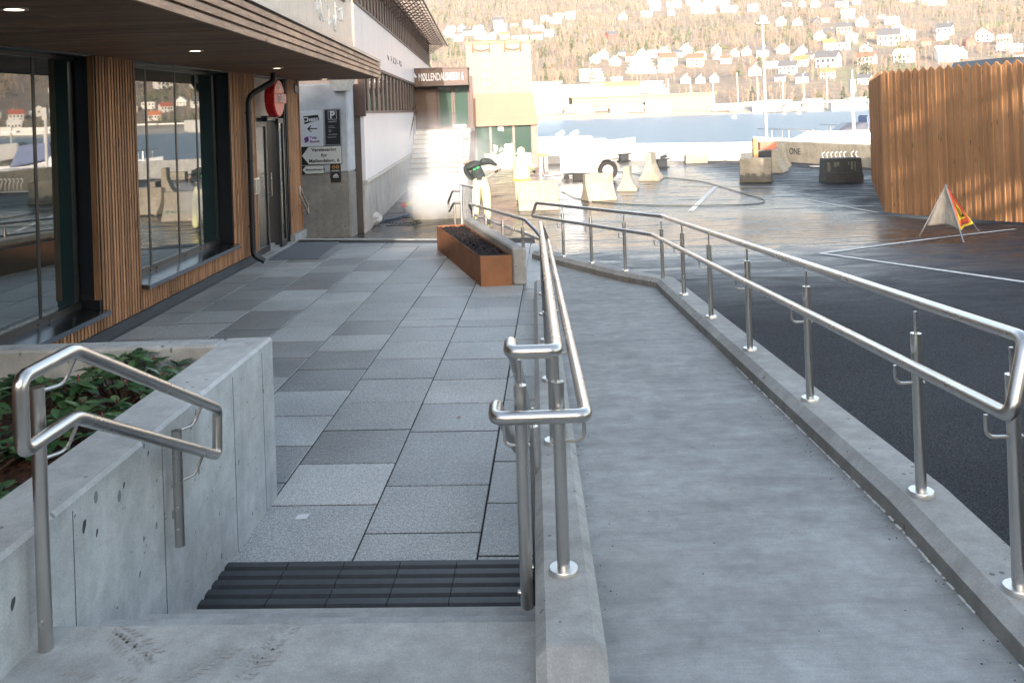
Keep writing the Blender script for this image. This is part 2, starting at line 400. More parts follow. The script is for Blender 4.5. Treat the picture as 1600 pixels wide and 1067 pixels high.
# concrete edge and ribbed drain strip along the far edge of the terrace
def strip(x0, x1, off0, off1, z0, z1, mbb):
    mbb.hexa([(x0, yfar(x0)-off0, z0), (x1, yfar(x1)-off0, z0), (x1, yfar(x1)-off1, z0), (x0, yfar(x0)-off1, z0)],
             [(x0, yfar(x0)-off0, z1), (x1, yfar(x1)-off0, z1), (x1, yfar(x1)-off1, z1), (x0, yfar(x0)-off1, z1)])
mb = MB(); strip(-4.3, -.75, .03, -.12, -.3, .012, mb); tag(mb.build('terrace_edge_kerb', concrete_kerb, bevel=.008), kind='structure')
t = thing('drain_grating', 'dark ribbed drain grating across the far end of the terrace', 'grating', (-2.5, 15.1, 0))
mb = MB()
for i in range(6): strip(-3.75, -.9, .33-.052*i, .33-.052*i-.03, -.01, .004, mb)
o = mb.build('rib', grate_mat, t); o.data.transform(Matrix.Translation((2.5, -15.1, 0)))
mb = MB(); strip(-3.75, -.9, .335, .035, -.02, -.012, mb); o = mb.build('tray', black, t); o.data.transform(Matrix.Translation((2.5, -15.1, 0)))
# ribbed mats at the foot of the steps
for k in range(5):
    e0 = -1.16+.268*k; 
    if k == 4: e1 = .27
    else: e1 = e0+.266
    if k == 0: e0 = -1.24
    if e1 > .27: e1 = .27
    c0 = pav((e0+e1)/2, -.28)
    lab = ['leftmost black ribbed mat at the foot of the steps, against the planter wall', 'black ribbed mat at the foot of the steps, second from the planter wall',
           'middle black ribbed mat at the foot of the steps with a rusty front edge', 'black ribbed mat with rusty front edge, next to the mat beside the kerb', 'rightmost black ribbed mat at the foot of the steps, beside the ramp kerb'][k]
    t = thing('ribbed_mat', lab, 'mat', (c0[0], c0[1], 0), -.0466, 'ribbed mats at the foot of the steps')
    w = (e1-e0)/2-.0005; mb = MB(); prof = []
    for j in range(61):
        d = -.27+.54*j/60; ph = (j % 9)/9.0
        prof.append((d, .016 if ph < .55 else .016-.014*math.sin((ph-.55)/.45*math.pi)))
    mb.loft([[(-w, -.27, -.02)]+[(-w, d, z) for d, z in prof]+[(-w, .27, -.02)], [(w, -.27, -.02)]+[(w, d, z) for d, z in prof]+[(w, .27, -.02)]])
    mb.build('ribbed_plate', grate_mat, t, smooth=True)
    mb = MB(); mb.box(-w, w, -.292, -.271, -.02, .014); mb.build('front_edge', rust if k in (2, 3) else grate_mat, t)

# landing and steps
def xf(y): return -1.42+.0466*(y-4.5)
mb = MB()
def slab(y0, y1, z0, z1):
    sk = .0466
    mb.hexa([(xf(y0)-.05, y0+.07, z0), (.10, y0, z0), (.10, y1, z0), (xf(y1)-.05, y1+.07, z0)], [(xf(y0)-.05, y0+.07, z1), (.10, y0, z1), (.10, y1, z1), (xf(y1)-.05, y1+.07, z1)])
slab(.2, 2.76, -.2, .555); slab(2.761, 3.06, -.2, .405); slab(3.061, 3.36, -.2, .255); slab(3.361, 3.66, -.2, .105)
stp = tag(mb.build('concrete_steps', concrete_step, bevel=.006), kind='structure')
foot = M_('muddy_footprint', (.285, .285, .27), .8, 0, .2, 60)
rf_ = random.Random(12)
for (u, v, an) in ((205, 1015, -.75), (215, 1001, -.7), (430, 1003, 1.2), (400, 1040, 1.1), (318, 1038, .9), (150, 1062, -.2)):
    p = G(u, v, .5565); m = MB(); d = Vector((math.cos(an), math.sin(an), 0)); e = Vector((-d.y, d.x, 0))
    for k in range(11):
        if rf_.random() < .25: continue
        s = -.12+.022*k; wd = .038*(1-.25*abs(s/.12)); 
        for sg in (-1, 1):
            a = p+d*s+e*(sg*wd*rf_.uniform(.15, .3)); b = p+d*(s+.012)+e*(sg*wd*rf_.uniform(.7, 1)); t_ = d*.0055
            m.add([a-t_, a+t_, b+t_, b-t_], [(0, 1, 2, 3)])
    m.build('footprint', foot, stp, recalc=False)

# ramp slab
mb = MB(); rings = []
for y in [.2, 1, 2, 3, 3.3, 3.7, 4, 5, 6, 7, 8, 9, 10, 10.6, 10.9]:
    rings.append([(xl(y)+.06, y, -.25), (xr(y)-.08, y, -.25), (xr(y)-.08, y, rs_(y)), (xl(y)+.06, y, rs_(y))])
mb.loft(rings)
mb.prism([(xl(10.9)+.06, 10.9), (xr(10.9)-.08, 10.9), (1.42, 11.0), (.35, 13.1), (-.55, 13.6), (-.2, 12.2), (.18, 10.96)], -.25, -.002)
tag(mb.build('ramp', concrete_ramp), kind='structure')
# grit, crumbs and pale mortar residue along the kerb foot
gr = MB(); rs = MB(); rg = random.Random(44)
for i in range(260):
    y = rg.uniform(2.2, 8.5); near = rg.random() < .85; x = (xr(y)-.10-abs(rg.gauss(0, .05)) if rg.random() < .7 else xl(y)+.105+abs(rg.gauss(0, .05))) if near else rg.uniform(xl(y)+.15, xr(y)-.12)
    r0 = rg.uniform(.0008, .0024); c = Vector((x, y, rs_(y)+r0*.5)); gr.obox(c, (r0, r0*rg.uniform(-.5, .5), 0), (0, r0*rg.uniform(.5, 1), 0), (0, 0, r0*.6))
y = 2.3
while y < 6.2:
    L = rg.uniform(.01, .05)
    if rg.random() < .72: w_ = rg.uniform(.002, .006); x = xr(y)-.1005; rs.obox((x-w_*.5, y, rs_(y)+.001), (w_, 0, 0), (.0225*L/2, L/2, -.0675*L/2), (0, 0, .0025))
    y += L*rg.uniform(.8, 1.5)
tag(gr.build('dark_grit', M_('grit_dark', (.05, .045, .04), .9), recalc=False), kind='stuff'); tag(rs.build('mortar_residue', M_('mortar_pale', (.62, .63, .62), .8), recalc=False), kind='stuff')

# kerbs carrying the railings
kl = thing('ramp_kerb', 'low concrete kerb between the terrace and the ramp, carrying the middle railing', 'kerb', (xl(5), 5, 0))
mb = MB(); rings = []
for y, h in [(2.06, -.20), (2.42, .105), (2.44, .11), (3, .11), (4, .11), (5, .11), (6, .11), (7, .11), (8, .11), (9, .11), (10, .11), (10.42, .11)]:
    a = xl(y); z = r_(y)+h; b = min(.035, max(.01, h+.2))
    ring = [(a-.092, y, -.1), (a+.102, y, -.1), (a+.102, y, z-b*.9), (a+.07, y, z), (a-.062, y, z), (a-.092, y, z-b*.9)]
    rings.append(local(ring, (xl(5), 5, 0)))
mb.loft(rings); mb.build('kerb_body', concrete_kerb, kl)
kr = thing('ramp_kerb', 'low concrete kerb between the ramp and the dark asphalt, carrying the long right railing', 'kerb', (xr(5), 5, 0))
mb = MB(); rings = []
AX = [(xr(y), y, 1, 0) for y in (1.6, 2.4, 3.0, 3.5, 4, 5, 6, 7, 8, 9, 9.9)]
cor = (1.672, 10.25)
AX += [(cor[0], cor[1], .95, .3), (1.325, 11.0, .87, .5), (.97, 11.65, .87, .5), (.64, 12.25, .87, .5), (.30, 12.85, .87, .5)]
for (x, y, nx_, ny_) in AX:
    z = rs_(y)+.105; zb = r_(y)-.06 if y > 9 else -.1
    off = [(-.10, -.35), (.13, -.35), (.13, z-.012), (.118, z), (-.055, z), (-.10, z-.042)]
    rings.append(local([(x+o*nx_, y+o*ny_, (zz if zz > -.3 else -.35)) for o, zz in off], (xr(5), 5, 0)))
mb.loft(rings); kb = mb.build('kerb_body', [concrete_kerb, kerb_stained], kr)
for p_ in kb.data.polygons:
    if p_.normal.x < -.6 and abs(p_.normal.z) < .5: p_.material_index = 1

# ================================================================ RAILINGS
RT = .0215
def base_plate(mb, p): mb.lathe(p, [(.0, 0), (.047, 0), (.047, .017), (.045, .02), (.0, .02)], 28)
def rail_post(root, o, x, y, z0, ztop, zrail, side=None, zlow=None, plate=True, rp=.0205, lean=(0, 0)):
    po = MB(); po.tube(local([(x, y, z0+.002), (x, y, ztop)], o), rp, 20)
    post = po.build('post', steel, root, smooth=True)
    pin = MB(); pin.tube(local([(x, y, ztop-.005), (x, y, zrail-.012)], o), .0065, 10); pin.build('pin', steel, post, smooth=True)
    if plate:
        b = MB(); base_plate(b, local([(x, y, z0)], o)[0]); b.build('base_plate', steel_plate, post, smooth=True)
    if side is not None:
        br = MB(); lx, ly = side
        pts = fillet([(x, y, zlow-.085), (lx, ly, zlow-.085), (lx, ly, zlow-.015)], .03, 6)
        br.tube(local(pts, o), .0062, 10); br.build('bracket', steel, post, smooth=True)
        br = MB(); d = Vector((lx-x, ly-y, 0)).normalized(); p = Vector((x, y, zlow-.085))
        br.tube(local([p-d*.027, p-d*.019], o), .007, 10); br.build('bolt', steel, post, smooth=True)
    return post
# --- right railing
o = (xr(5), 5, 0)
t = thing('ramp_railing', 'long stainless steel railing with two handrails on the kerb between ramp and asphalt', 'railing', o)
zt = lambda y: r_(y)+.815
zl = lambda y: r_(y)+.615
top = [(xr(2.655)+.0, 2.655, zt(2.655)+.03), (xr(10.15), 10.15, zt(10.15)), (.30, 12.85, zt(12.8)-.03)]
low = [(.24, 12.95, zl(12.8)-.03), (xr(10.1)-.13, 10.1, zl(10.1)), (xr(2.6)-.085, 2.59, zl(2.6)+.02)]
loop = [Vector(top[0])*.5+Vector(low[2])*.5]+[Vector(p) for p in top]+[Vector(p) for p in low]+[Vector(top[0])*.5+Vector(low[2])*.5]
mb = MB(); mb.tube(local(fillet(loop, .045, 6), o), RT, 20); mb.build('handrail', steel, t, smooth=True)
for y in (2.74, 3.43, 4.81, 6.15, 7.50, 8.86):
    kz = rs_(y)+.105
    rail_post(t, o, xr(y), y, kz, zt(y)-.095, zt(y), (xr(y)-.085, y), zl(y))
for (x, y) in ((1.655, 10.22), (1.325, 11.0), (.97, 11.65), (.64, 12.25)):
    q = min(1, (y-10.2)/2.6)*.03
    s_ = (x-.09, y-.03) if y < 10.5 else (x-.075, y-.045)
    rail_post(t, o, x, y, .105, .72-q, .815-q, s_, .615-q)
# --- middle railing (ramp side loop joined to the stair handrails)
o = (xl(5), 5, 0)
t = thing('ramp_railing', 'stainless steel railing on the kerb between terrace and ramp, with looped near end', 'railing', o)
yt = 2.83
def sx_(x, y): return x+.046*(y-2.83)
top = [(xl(yt), yt, 1.365), (xl(9.75), 9.75, zt(9.75))]
low = [(xl(9.95)+.075, 9.9, zl(9.9)), (xl(yt)+.085, yt-.02, 1.165)]
st_low = [(-.088, yt-.02, 1.165), (-.086, yt+.11, 1.165), (sx_(-.088, 4.05), 4.05, .60)]
st_top = [(sx_(-.033, 4.0), 4.0, .80), (-.031, yt+.13, 1.365), (-.033, yt, 1.365)]
mid = Vector((xl(yt)*.5-.016, yt, 1.365))
loop = [mid]+top+low+st_low+st_top+[mid]
mb = MB(); mb.tube(local(fillet(loop, .038, 7), o), RT, 22); mb.build('handrail', steel, t, smooth=True)
for y in (2.85, 4.20, 5.45, 6.70, 7.9, 9.2):
    rail_post(t, o, xl(y), y, r_(y)+.11, zt(y)-.095, zt(y), (xl(y)+.08, y), zl(y))
def side_post(x, y, zb, ztp, zr, zlow):
    p = rail_post(t, o, x, y, zb, ztp, zr, (x-.055, y), zlow, plate=False, rp=.021)
    for zz in (zb+.05,):
        b = MB(); b.lathe(local([(x-.03, y-.0, zz)], o)[0], [(0, 0), (.007, .0), (.009, .004), (.009, .012)], 10, axis=0); b.build('bolt', steel, p, smooth=True)
side_post(-.005, 2.90, .52, 1.24, 1.335, 1.13)
side_post(.045, 3.88, .1, .76, .85, .65)

# --- handrail on the planter wall
o = (xf(3), 3, .555)
t = thing('stair_handrail', 'closed-loop stainless steel handrail bolted to the concrete planter wall beside the steps', 'handrail', o)
hx = lambda y: xf(y)+.115
up = [(hx(2.52), 2.50, 1.428), (hx(2.78), 2.78, 1.432), (hx(3.92), 3.92, .870)]
dn = [(hx(3.90), 3.90, .672), (hx(2.78), 2.78, 1.225), (hx(2.52), 2.50, 1.222)]
m0 = (hx(2.52), 2.50, 1.325)
mb = MB(); mb.tube(local(fillet([m0]+up+dn+[m0], .035, 7), o), RT, 22); mb.build('handrail', steel, t, smooth=True)
for (y, zb, ztp) in ((2.70, .545, 1.345), (3.66, .40, .87)):
    x = xf(y)+.045
    po = MB(); po.tube(local([(x, y, zb), (x, y, ztp)], o), .021, 20); post = po.build('post', steel, t, smooth=True)
    zz = 1.43-.5*max(0, y+.05-2.78)
    for dz in (0, -.205):
        b = MB(); yb = y+.085
        b.tube(local(fillet([(x, y, zz-.1+dz), (x+.045, yb-.01, zz-.1+dz), (hx(yb), yb, zz-.025+dz)], .03, 6), o), .0062, 10); b.build('bracket', steel, post, smooth=True)
    for zz2 in ((zb+.07, zb+.16) if y > 3 else (zb+.10,)):
        b = MB()
        for sgn in (-1, 1): b.lathe(local([(x+.0, y+sgn*.023, zz2)], o)[0], [(0, -.006), (.008, -.006), (.008, .006), (0, .006)], 10, axis=1)
        b.build('bolt', steel, post, smooth=True)

# ================================================================ PLANTER (left) AND SHRUBS
t = thing('concrete_planter', 'large raised concrete planter beside the steps, filled with mulch and rhododendrons', 'planter', (-1.5, 4, 0))
o = (-1.5, 4, 0)
mb = MB(); y1 = 5.06
mb.hexa(local([(xf(.3)-.26, .3, -.05), (xf(.3), .3, -.05), (xf(y1), y1, -.05), (xf(y1)-.26, y1, -.05)], o), local([(xf(.3)-.26, .3, .9), (xf(.3), .3, .9), (xf(y1), y1, .9), (xf(y1)-.26, y1, .9)], o))
mb.hexa(local([(-3.75, 4.95, -.05), (xf(4.9)-.262, 4.91, -.05), (xf(y1)-.262, y1, -.05), (-3.75, 5.1, -.05)], o), local([(-3.75, 4.95, .898), (xf(4.9)-.262, 4.91, .898), (xf(y1)-.262, y1, .898), (-3.75, 5.1, .898)], o))
mb.build('wall', concrete, t, bevel=.014)
jm = M_('form_joint', (.10, .105, .11), .9)
mb = MB()
for y in (2.30, 2.95, 3.62, 4.42, 4.86):
    mb = MB(); mb.hexa(local([(xf(y)-.01, y, .0), (xf(y)+.0012, y, .0), (xf(y)+.0012, y+.004, .0), (xf(y)-.01, y+.004, 0)], o), local([(xf(y)-.01, y, .86), (xf(y)+.0012, y, .86), (xf(y)+.0012, y+.004, .86), (xf(y)-.01, y+.004, .86)], o)); mb.build('form_joint', jm, t)
pass
# blow-holes in the cast face
ph = MB(); rr = random.Random(11); poresm = M_('blow_hole', (.055, .058, .06), .95)
def pore(y, z, a, b, tilt=0):
    n = 10; c = Vector((xf(y)+.0009, y, z))
    vs = [c+Vector((0.0466*(a*math.cos(q)), a*math.cos(q)+tilt*b*math.sin(q), b*math.sin(q)*(1+.25*math.sin(3*q)))) for q in [2*math.pi*i/n for i in range(n)]]
    ph.add(local(vs, o), [tuple(range(n))])
for i in range(80): pore(rr.uniform(2.2, 4.95), rr.uniform(.02, .84), *( [rr.uniform(.0015, .004), rr.uniform(.002, .007)]), tilt=rr.uniform(-.3, .6))
for (y, z, a, b) in ((2.62, .74, .011, .018), (3.02, .78, .012, .022), (3.1, .72, .007, .014), (3.04, .30, .006, .02), (3.0, .24, .007, .018), (3.4, .42, .005, .012), (3.3, .8, .007, .012), (3.5, .84, .006, .01), (2.45, .68, .006, .01), (3.9, .7, .007, .012), (3.75, .5, .005, .012), (2.75, .6, .005, .02)): pore(y, z, a, b, .3)
ph.build('blow_hole', poresm, t, recalc=False)
# mulch bed
mb = MB(); nx, ny = 60, 80; vs = []
for j in range(ny+1):
    for i in range(nx+1):
        x = -3.75+(2.12)*i/nx; y = .6+4.34*j/ny
        vs.append((x+1.5, y-4, .70+.05*noise.noise((x*2, y*2, 0))+.022*noise.noise((x*17, y*17, 3))))
mb.add(vs, [(j*(nx+1)+i, j*(nx+1)+i+1, (j+1)*(nx+1)+i+1, (j+1)*(nx+1)+i) for j in range(ny) for i in range(nx)])
for i in range(1500):                                # bark chips
    x = rr.uniform(-3.0, -1.72); y = rr.uniform(2.8, 4.9); z = .715+.05*noise.noise((x*2, y*2, 0)); a = rr.uniform(0, 6.28); l = rr.uniform(.008, .03); w = rr.uniform(.003, .008); tl = rr.uniform(-.5, .5)
    d = Vector((math.cos(a), math.sin(a), tl))*l; e = Vector((-math.sin(a), math.cos(a), .2))*w; c = Vector((x+1.5, y-4, z))
    mb.add([c-d-e, c+d-e, c+d+e, c-d+e], [(0, 1, 2, 3)])
mb.build('mulch', mulch, t, recalc=False)
def leaf(mb, base, d, up, L, Wd, rr):
    d = d.normalized(); side = d.cross(up).normalized(); n = side.cross(d).normalized(); pts = []
    prof = [(0, .05), (.18, .55), (.42, 1.0), (.68, .86), (.88, .45), (1, .04)]
    vs = []; droop = rr.uniform(.05, .28); fold = rr.uniform(.12, .3)
    for (s, w) in prof:
        c = base+d*(L*s)-Vector((0, 0, 1))*(droop*L*s*s)
        vs += [c-side*(Wd*w)+n*(fold*Wd*w), c, c+side*(Wd*w)+n*(fold*Wd*w)]
    fs = []
    for i in range(len(prof)-1): fs += [(3*i, 3*i+1, 3*i+4, 3*i+3), (3*i+1, 3*i+2, 3*i+5, 3*i+4)]
    mb.add(vs, fs)
def shrub(x, y, z, rad, hgt, n, seed, label):
    rr = random.Random(seed); tt = thing('rhododendron_shrub', label, 'shrub', (x, y, z), 0, 'rhododendrons in the concrete planter')
    fo = MB(); st = MB(); bd = MB()
    for k in range(n):
        a = rr.uniform(0, 6.283); q = math.sqrt(rr.random()); px, py = rad*q*math.cos(a), rad*q*math.sin(a)
        pz = hgt*(1-.55*q*q)*rr.uniform(.62, 1.05); tip = Vector((px, py, pz))
        b0 = Vector((px*.15, py*.15, 0)); m1 = b0*.5+tip*.5+Vector((0, 0, -.02))
        st.tube([b0, m1, tip], [.006, .0045, .003], 6)
        for w in range(rr.randint(6, 9)):
            aa = 2.4*w+rr.uniform(-.3, .3); el = rr.uniform(-.25, .55)
            d = Vector((math.cos(aa)*math.cos(el)+px*.8, math.sin(aa)*math.cos(el)+py*.8, math.sin(el)))
            L = rr.uniform(.065, .112); leaf(fo, tip+Vector((0, 0, rr.uniform(-.02, .005))), d, Vector((0, 0, 1)), L, L*.21, rr)
        if rr.random() < .45: bd.lathe(tip+Vector((0, 0, .0)), [(0, 0), (.006, .006), (.007, .014), (.003, .024), (0, .027)], 8)
    fo.build('foliage', leaf_m, tt, smooth=2, recalc=False); st.build('stem', stem_m, tt, smooth=2)
    if bd.v: bd.build('flower_bud', bud_m, tt, smooth=2)
shrub(-2.05, 4.60, .69, .33, .25, 30, 1, 'leafy rhododendron at the back corner of the planter, with reddish buds')
shrub(-2.48, 4.42, .69, .26, .22, 22, 2, 'rhododendron at the back of the planter, left of the corner shrub')
shrub(-1.95, 3.98, .68, .27, .22, 24, 3, 'rhododendron behind the near end of the wall handrail, with the teal plant tag')
shrub(-2.32, 3.72, .67, .24, .24, 20, 4, 'low rhododendron left of the tagged shrub, near the bare mulch')
shrub(-2.02, 3.22, .67, .20, .16, 16, 5, 'small rhododendron nearest the camera at the left edge of the planter')
mb = MB(); mb.obox((0, 0, 0), (.03, .012, -.012), (.004, .008, .010), (.0004, -.0006, .0006)); o_ = mb.build('plant_tag', teal); o_.location = (-1.86, 3.88, .845)
tag(o_, 'small teal plastic plant tag hanging in a rhododendron', 'plant tag')

# ================================================================ STEEL PLANTER + LOW CONCRETE WALL
A0 = G(752, 448); A1 = G(801, 446); B0 = G(683, 388)
B0 = Vector((-1.24, 14.0, 0)); w = A1-A0; B1 = B0+Vector((.42, .1, 0))
o = tuple(A0); hz_ = .365
t = thing('steel_planter', 'long rust-brown corten steel planter box filled with dark bark soil', 'planter', o)
q = [A0, A1, B1, B0]; c = sum(q, Vector())/4
inn = [p+(c-p).normalized()*.045 for p in q]
mb = MB(); L0 = local(q, o); L1 = local([p+Vector((0, 0, hz_)) for p in q], o); I1 = local([p+Vector((0, 0, hz_)) for p in inn], o); I0 = local([p+Vector((0, 0, hz_-.07)) for p in inn], o)
mb.loft([L0, L1, I1, I0], caps=False); mb.build('box', corten, t, recalc=False, bevel=0)
mb = MB(); nx, ny = 14, 90; vs = []
for j in range(ny+1):
    for i in range(nx+1):
        a, b = i/nx, j/ny; p = (inn[0]*(1-a)+inn[1]*a)*(1-b)+(inn[3]*(1-a)+inn[2]*a)*b
        vs.append(Vector((p.x-o[0], p.y-o[1], hz_-.035+.018*noise.noise((p.x*6, p.y*6, 1))+.014*noise.noise((p.x*30, p.y*30, 1)))))
mb.add(vs, [(j*(nx+1)+i, j*(nx+1)+i+1, (j+1)*(nx+1)+i+1, (j+1)*(nx+1)+i) for j in range(ny) for i in range(nx)])
for i in range(900):
    a, b = rr.random(), rr.random(); p = (inn[0]*(1-a)+inn[1]*a)*(1-b)+(inn[3]*(1-a)+inn[2]*a)*b; an = rr.uniform(0, 6.28); l = rr.uniform(.01, .03); w_ = .008
    d = Vector((math.cos(an), math.sin(an), rr.uniform(-.6, .6)))*l; e = Vector((-math.sin(an), math.cos(an), .4))*w_; cc = Vector((p.x-o[0], p.y-o[1], hz_-.02))
    mb.add([cc-d-e, cc+d-e, cc+d+e, cc-d+e], [(0, 1, 2, 3)])
mb.build('bark_soil', soil, t, recalc=False)
C0 = A1+Vector((.012, .02, 0)); C1 = G(824, 446)+Vector((0, .01, 0)); dv = (B1-A1); D0 = B1+Vector((.015, 0, 0)); D1 = D0+(C1-C0)
D0 = C0+dv*1.02; D1 = C1+dv*1.02
mb = MB(); oo = tuple(C0)
mb.hexa(local([C0, C1, D1, D0], oo), local([p+Vector((0, 0, .45)) for p in (C0, C1, D1, D0)], oo))
x = mb.build('concrete_wall', concrete_kerb, bevel=.02); x.location = oo
tag(x, 'low bevelled concrete wall running alongside the rust-brown steel planter', 'wall')
# railing on the back of that wall, falling away with the ground
nrm = Vector((dv.y, -dv.x, 0)).normalized()
o = tuple(C1); t = thing('wall_railing', 'short stainless steel railing behind the low concrete wall by the steel planter', 'railing', o)
def wl(s, off): p = C1+dv*s+nrm*off; return (p.x, p.y)
zt3 = lambda s: .77-.13*s
P = lambda s, off, z: (*wl(s, off), z)
loop = [P(.0, .05, zt3(0)-.08), P(.05, .05, zt3(0)), P(1.25, .05, zt3(1.25)), P(1.32, .14, zt3(1.3)-.18), P(-.02, .17, zt3(0)-.2), P(.0, .05, zt3(0)-.08)]
loop = [P(-.03, .10, zt3(0)-.1), P(.06, .045, zt3(0)), P(1.22, .045, zt3(1.25)), P(1.26, .14, zt3(1.3)-.19), P(-.08, .15, zt3(0)-.2), P(-.03, .10, zt3(0)-.1)]
mb = MB(); mb.tube(local(fillet(loop, .04, 5), o), RT, 16); mb.build('handrail', steel, t, smooth=True)
for s in (.10, .45, .8, 1.12):
    x, y = wl(s, .045); lx, ly = wl(s-.03, .14)
    rail_post(t, o, x, y, .12 if s < .9 else -.1, zt3(s)-.095, zt3(s), (lx, ly), zt3(s)-.2, plate=False)
# barred gate with handrail loops at the head of the far steps
o = tuple(D(722, 350, 15.2)); o = (o[0], 15.2, -.15)
t = thing('barred_gate', 'narrow galvanised barred guard panel with bent handrail loops behind the steel planter', 'guard panel', o)
ga = D(716, 288, 15.0); gb = D(734, 300, 15.9); 
ga = Vector((-.905, 15.05, .90)); gb = Vector((-.76, 16.0, .78))
mb = MB(); bl = [(ga.x, ga.y, -.12), tuple(ga), tuple(gb), (gb.x, gb.y, -.25)]
mb.tube(local(fillet(bl, .03, 4), o), .02, 12); mb.build('frame', steel_dull, t, smooth=True)
for i in range(1, 8):
    p = ga.lerp(gb, i/8); b = MB(); b.tube(local([(p.x, p.y, -.15), (p.x, p.y, p.z-.01)], o), .007, 8); b.build('bar', steel_dull, t, smooth=True)
lp = [(ga.x, ga.y-.02, .80), (ga.x-.14, ga.y+.0, .80), (ga.x-.235, ga.y+.25, .60), (ga.x-.225, ga.y+.25, .43), (ga.x-.13, ga.y, .60), (ga.x, ga.y-.02, .60)]
mb = MB(); mb.tube(local(fillet(lp, .035, 5), o), .017, 12); mb.build('handrail', steel, t, smooth=True)
mb = MB(); mb.tube(local([(ga.x-.115, ga.y+.02, -.12), (ga.x-.115, ga.y+.02, .585)], o), .018, 12); mb.build('post', steel, t, smooth=True)
# ================================================================ TIMBER-CLAD SHOP BUILDING (left)
FO = Vector((-4.05, 8.9, 0)); FA = -math.atan(.03)
def fl(y): return (y-8.9)*1.00045                     # world y -> facade s
b1 = thing('shop_building', 'timber-slatted shop building with large dark-framed windows and a deep wooden canopy', 'building', FO, FA)
ZS = 2.8
wins = [(-4.6, -.2, .36), (.69, 3.6, .43)]
door = (4.72, 6.42)
# backing walls and reveals
mb = MB()
def wallbox(s0, s1, z0, z1, x0=-.34, x1=-.004): mb.box(x0, x1, s0, s1, z0, z1)
wallbox(-9, -4.6, 0, ZS+.3); wallbox(-4.6, -.2, 0, .30); wallbox(-.2, .69, 0, ZS+.3); wallbox(.69, 3.6, 0, .37); wallbox(3.6, door[0], 0, ZS+.3); wallbox(door[1], 7.15, 0, ZS+.3)
for a, b in ((-4.6, -.2), (.69, 3.6), (door[0], door[1])): wallbox(a, b, ZS-.02, ZS+.3)
mb.box(-6.0, -.35, 7.0, 7.15, -.3, ZS+.3); mb.box(-6.2, -6.0, -9, 7.15, -.3, ZS+.3)
mb.box(-6.0, -.34, -9, 7.0, -.05, -.02)
mb.build('wall', black, b1)
mb = MB(); s = -8.9; rr = random.Random(5)
while s < 7.13:
    e = s+.041; segs = [(.125, ZS)]
    for a, b, z in wins:
        if e > a and s < b: segs = [(.125, z-.075)]
    if e > door[0] and s < door[1]: segs = []
    for z0, z1 in segs:
        dx = rr.uniform(-.002, .002); mb.box(.0, .009+dx, s, e, z0, z1-.002)
    s += .062
for (sa, sb) in ((-.205, .69), (3.6, 3.6)):          # cladding returns into the reveals
    pass
mb.build('slat_cladding', slat_wood, b1, recalc=False)
mb = MB(); mb.box(-.05, .012, -.215, -.203, .425, ZS-.003); mb.build('side_board', slat_wood, b1)
mb = MB(); mb.box(-.20, .03, 7.152, 7.17, .06, ZS-.003); mb.build('side_board', slat_wood, b1)
mb = MB(); mb.box(-.002, .022, -8.9, door[0]-.02, -.02, .118); mb.box(-.002, .05, -8.9, door[0]-.02, -.02, .012); mb.build('plinth', anthracite, b1)
mb = MB(); mb.box(-.05, .075, door[1]+.02, 7.2, -.02, .12); mb.build('plinth', concrete_kerb, b1)
for wi, (a, b, z) in enumerate(wins):
    wn = MB(); gx = -.215
    wn.box(gx-.03, gx+.035, a, b, z-.03, z+.055); wn.box(gx-.03, gx+.035, a, b, ZS-.055, ZS-.004)
    ms = [-3.4, -2.1, -.875] if wi == 0 else [1.42, 2.25, 2.93]
    for m in ms: wn.box(gx-.03, gx+.012, m-.024, m+.024, z+.056, ZS-.056)
    wn.box(gx-.03, gx+.02, b-.05, b-.002, z+.056, ZS-.056); wn.box(gx-.03, gx+.055, a+.002, a+.06, z+.056, ZS-.056)
    f = wn.build('window', dark_frame, b1, bevel=.004)
    ed = [a+.06]+ms+[b-.06]
    for i in range(len(ed)-1):
        p = MB(); p.box(gx-.008, gx+.006, ed[i]+.02, ed[i+1]-.02, z+.05, ZS-.05); p.build('pane', glass, f)
    sl = MB(); sl.hexa([(gx+.036, a, z-.06), (.095, a-.01, z-.085), (.095, b+.015, z-.085), (gx+.036, b, z-.06)], [(gx+.036, a, z-.012), (.095, a-.01, z-.04), (.095, b+.015, z-.04), (gx+.036, b, z-.012)])
    sl.build('sill', make_steel('sill_zinc', (.20, .22, .26), .22) if wi == 0 else MATS['sill_zinc'], f)
    bl = MB()
    for m in ms:
        for d in (-.09, .09): bl.lathe((gx+.036, m+d, z+.012), [(0, 0), (.012, 0), (.009, .008), (0, .008)], 8, axis=0)
    bl.build('bolt', black, f)
    for q in (b-.012, a+.001): jb = MB(); jb.box(gx+.03, .0, q, q+.011, z, ZS-.004); jb.build('reveal', black, f)
# entrance: frames, open door leaf, glass screen, transom panel
e = MB(); d0, d1 = door
e.box(-.16, -.06, d0, d0+.05, 0, ZS-.03); e.box(-.16, -.06, d1-.36, d1-.28, 0, ZS-.03); e.box(-.16, -.02, d1-.06, d1, 0, ZS-.03)
e.box(-.16, -.06, d0+.05, d1-.36, 2.08, 2.14)
ef = e.build('door_frame', black, b1, bevel=.004)
p = MB(); p.box(-.115, -.105, d0+.05, d1-.36, 2.141, ZS-.03); p.build('transom_panel', M_('transom_panel', (.40, .30, .24), .4, 0, .12), ef)
p = MB(); p.box(-.115, -.105, d1-.28, d1-.06, .0, ZS-.03); p.build('side_light', glass, ef)
dl = MB(); dl.box(-.09, -.04, d0+.05, d0+.12, .02, 2.08); dl.box(-.09, -.04, d0+.62, d0+.70, .02, 2.08); dl.box(-.09, -.04, d0+.12, d0+.62, .02, .12); dl.box(-.09, -.04, d0+.12, d0+.62, 2.0, 2.08)
dr = dl.build('door', black, b1, bevel=.003)
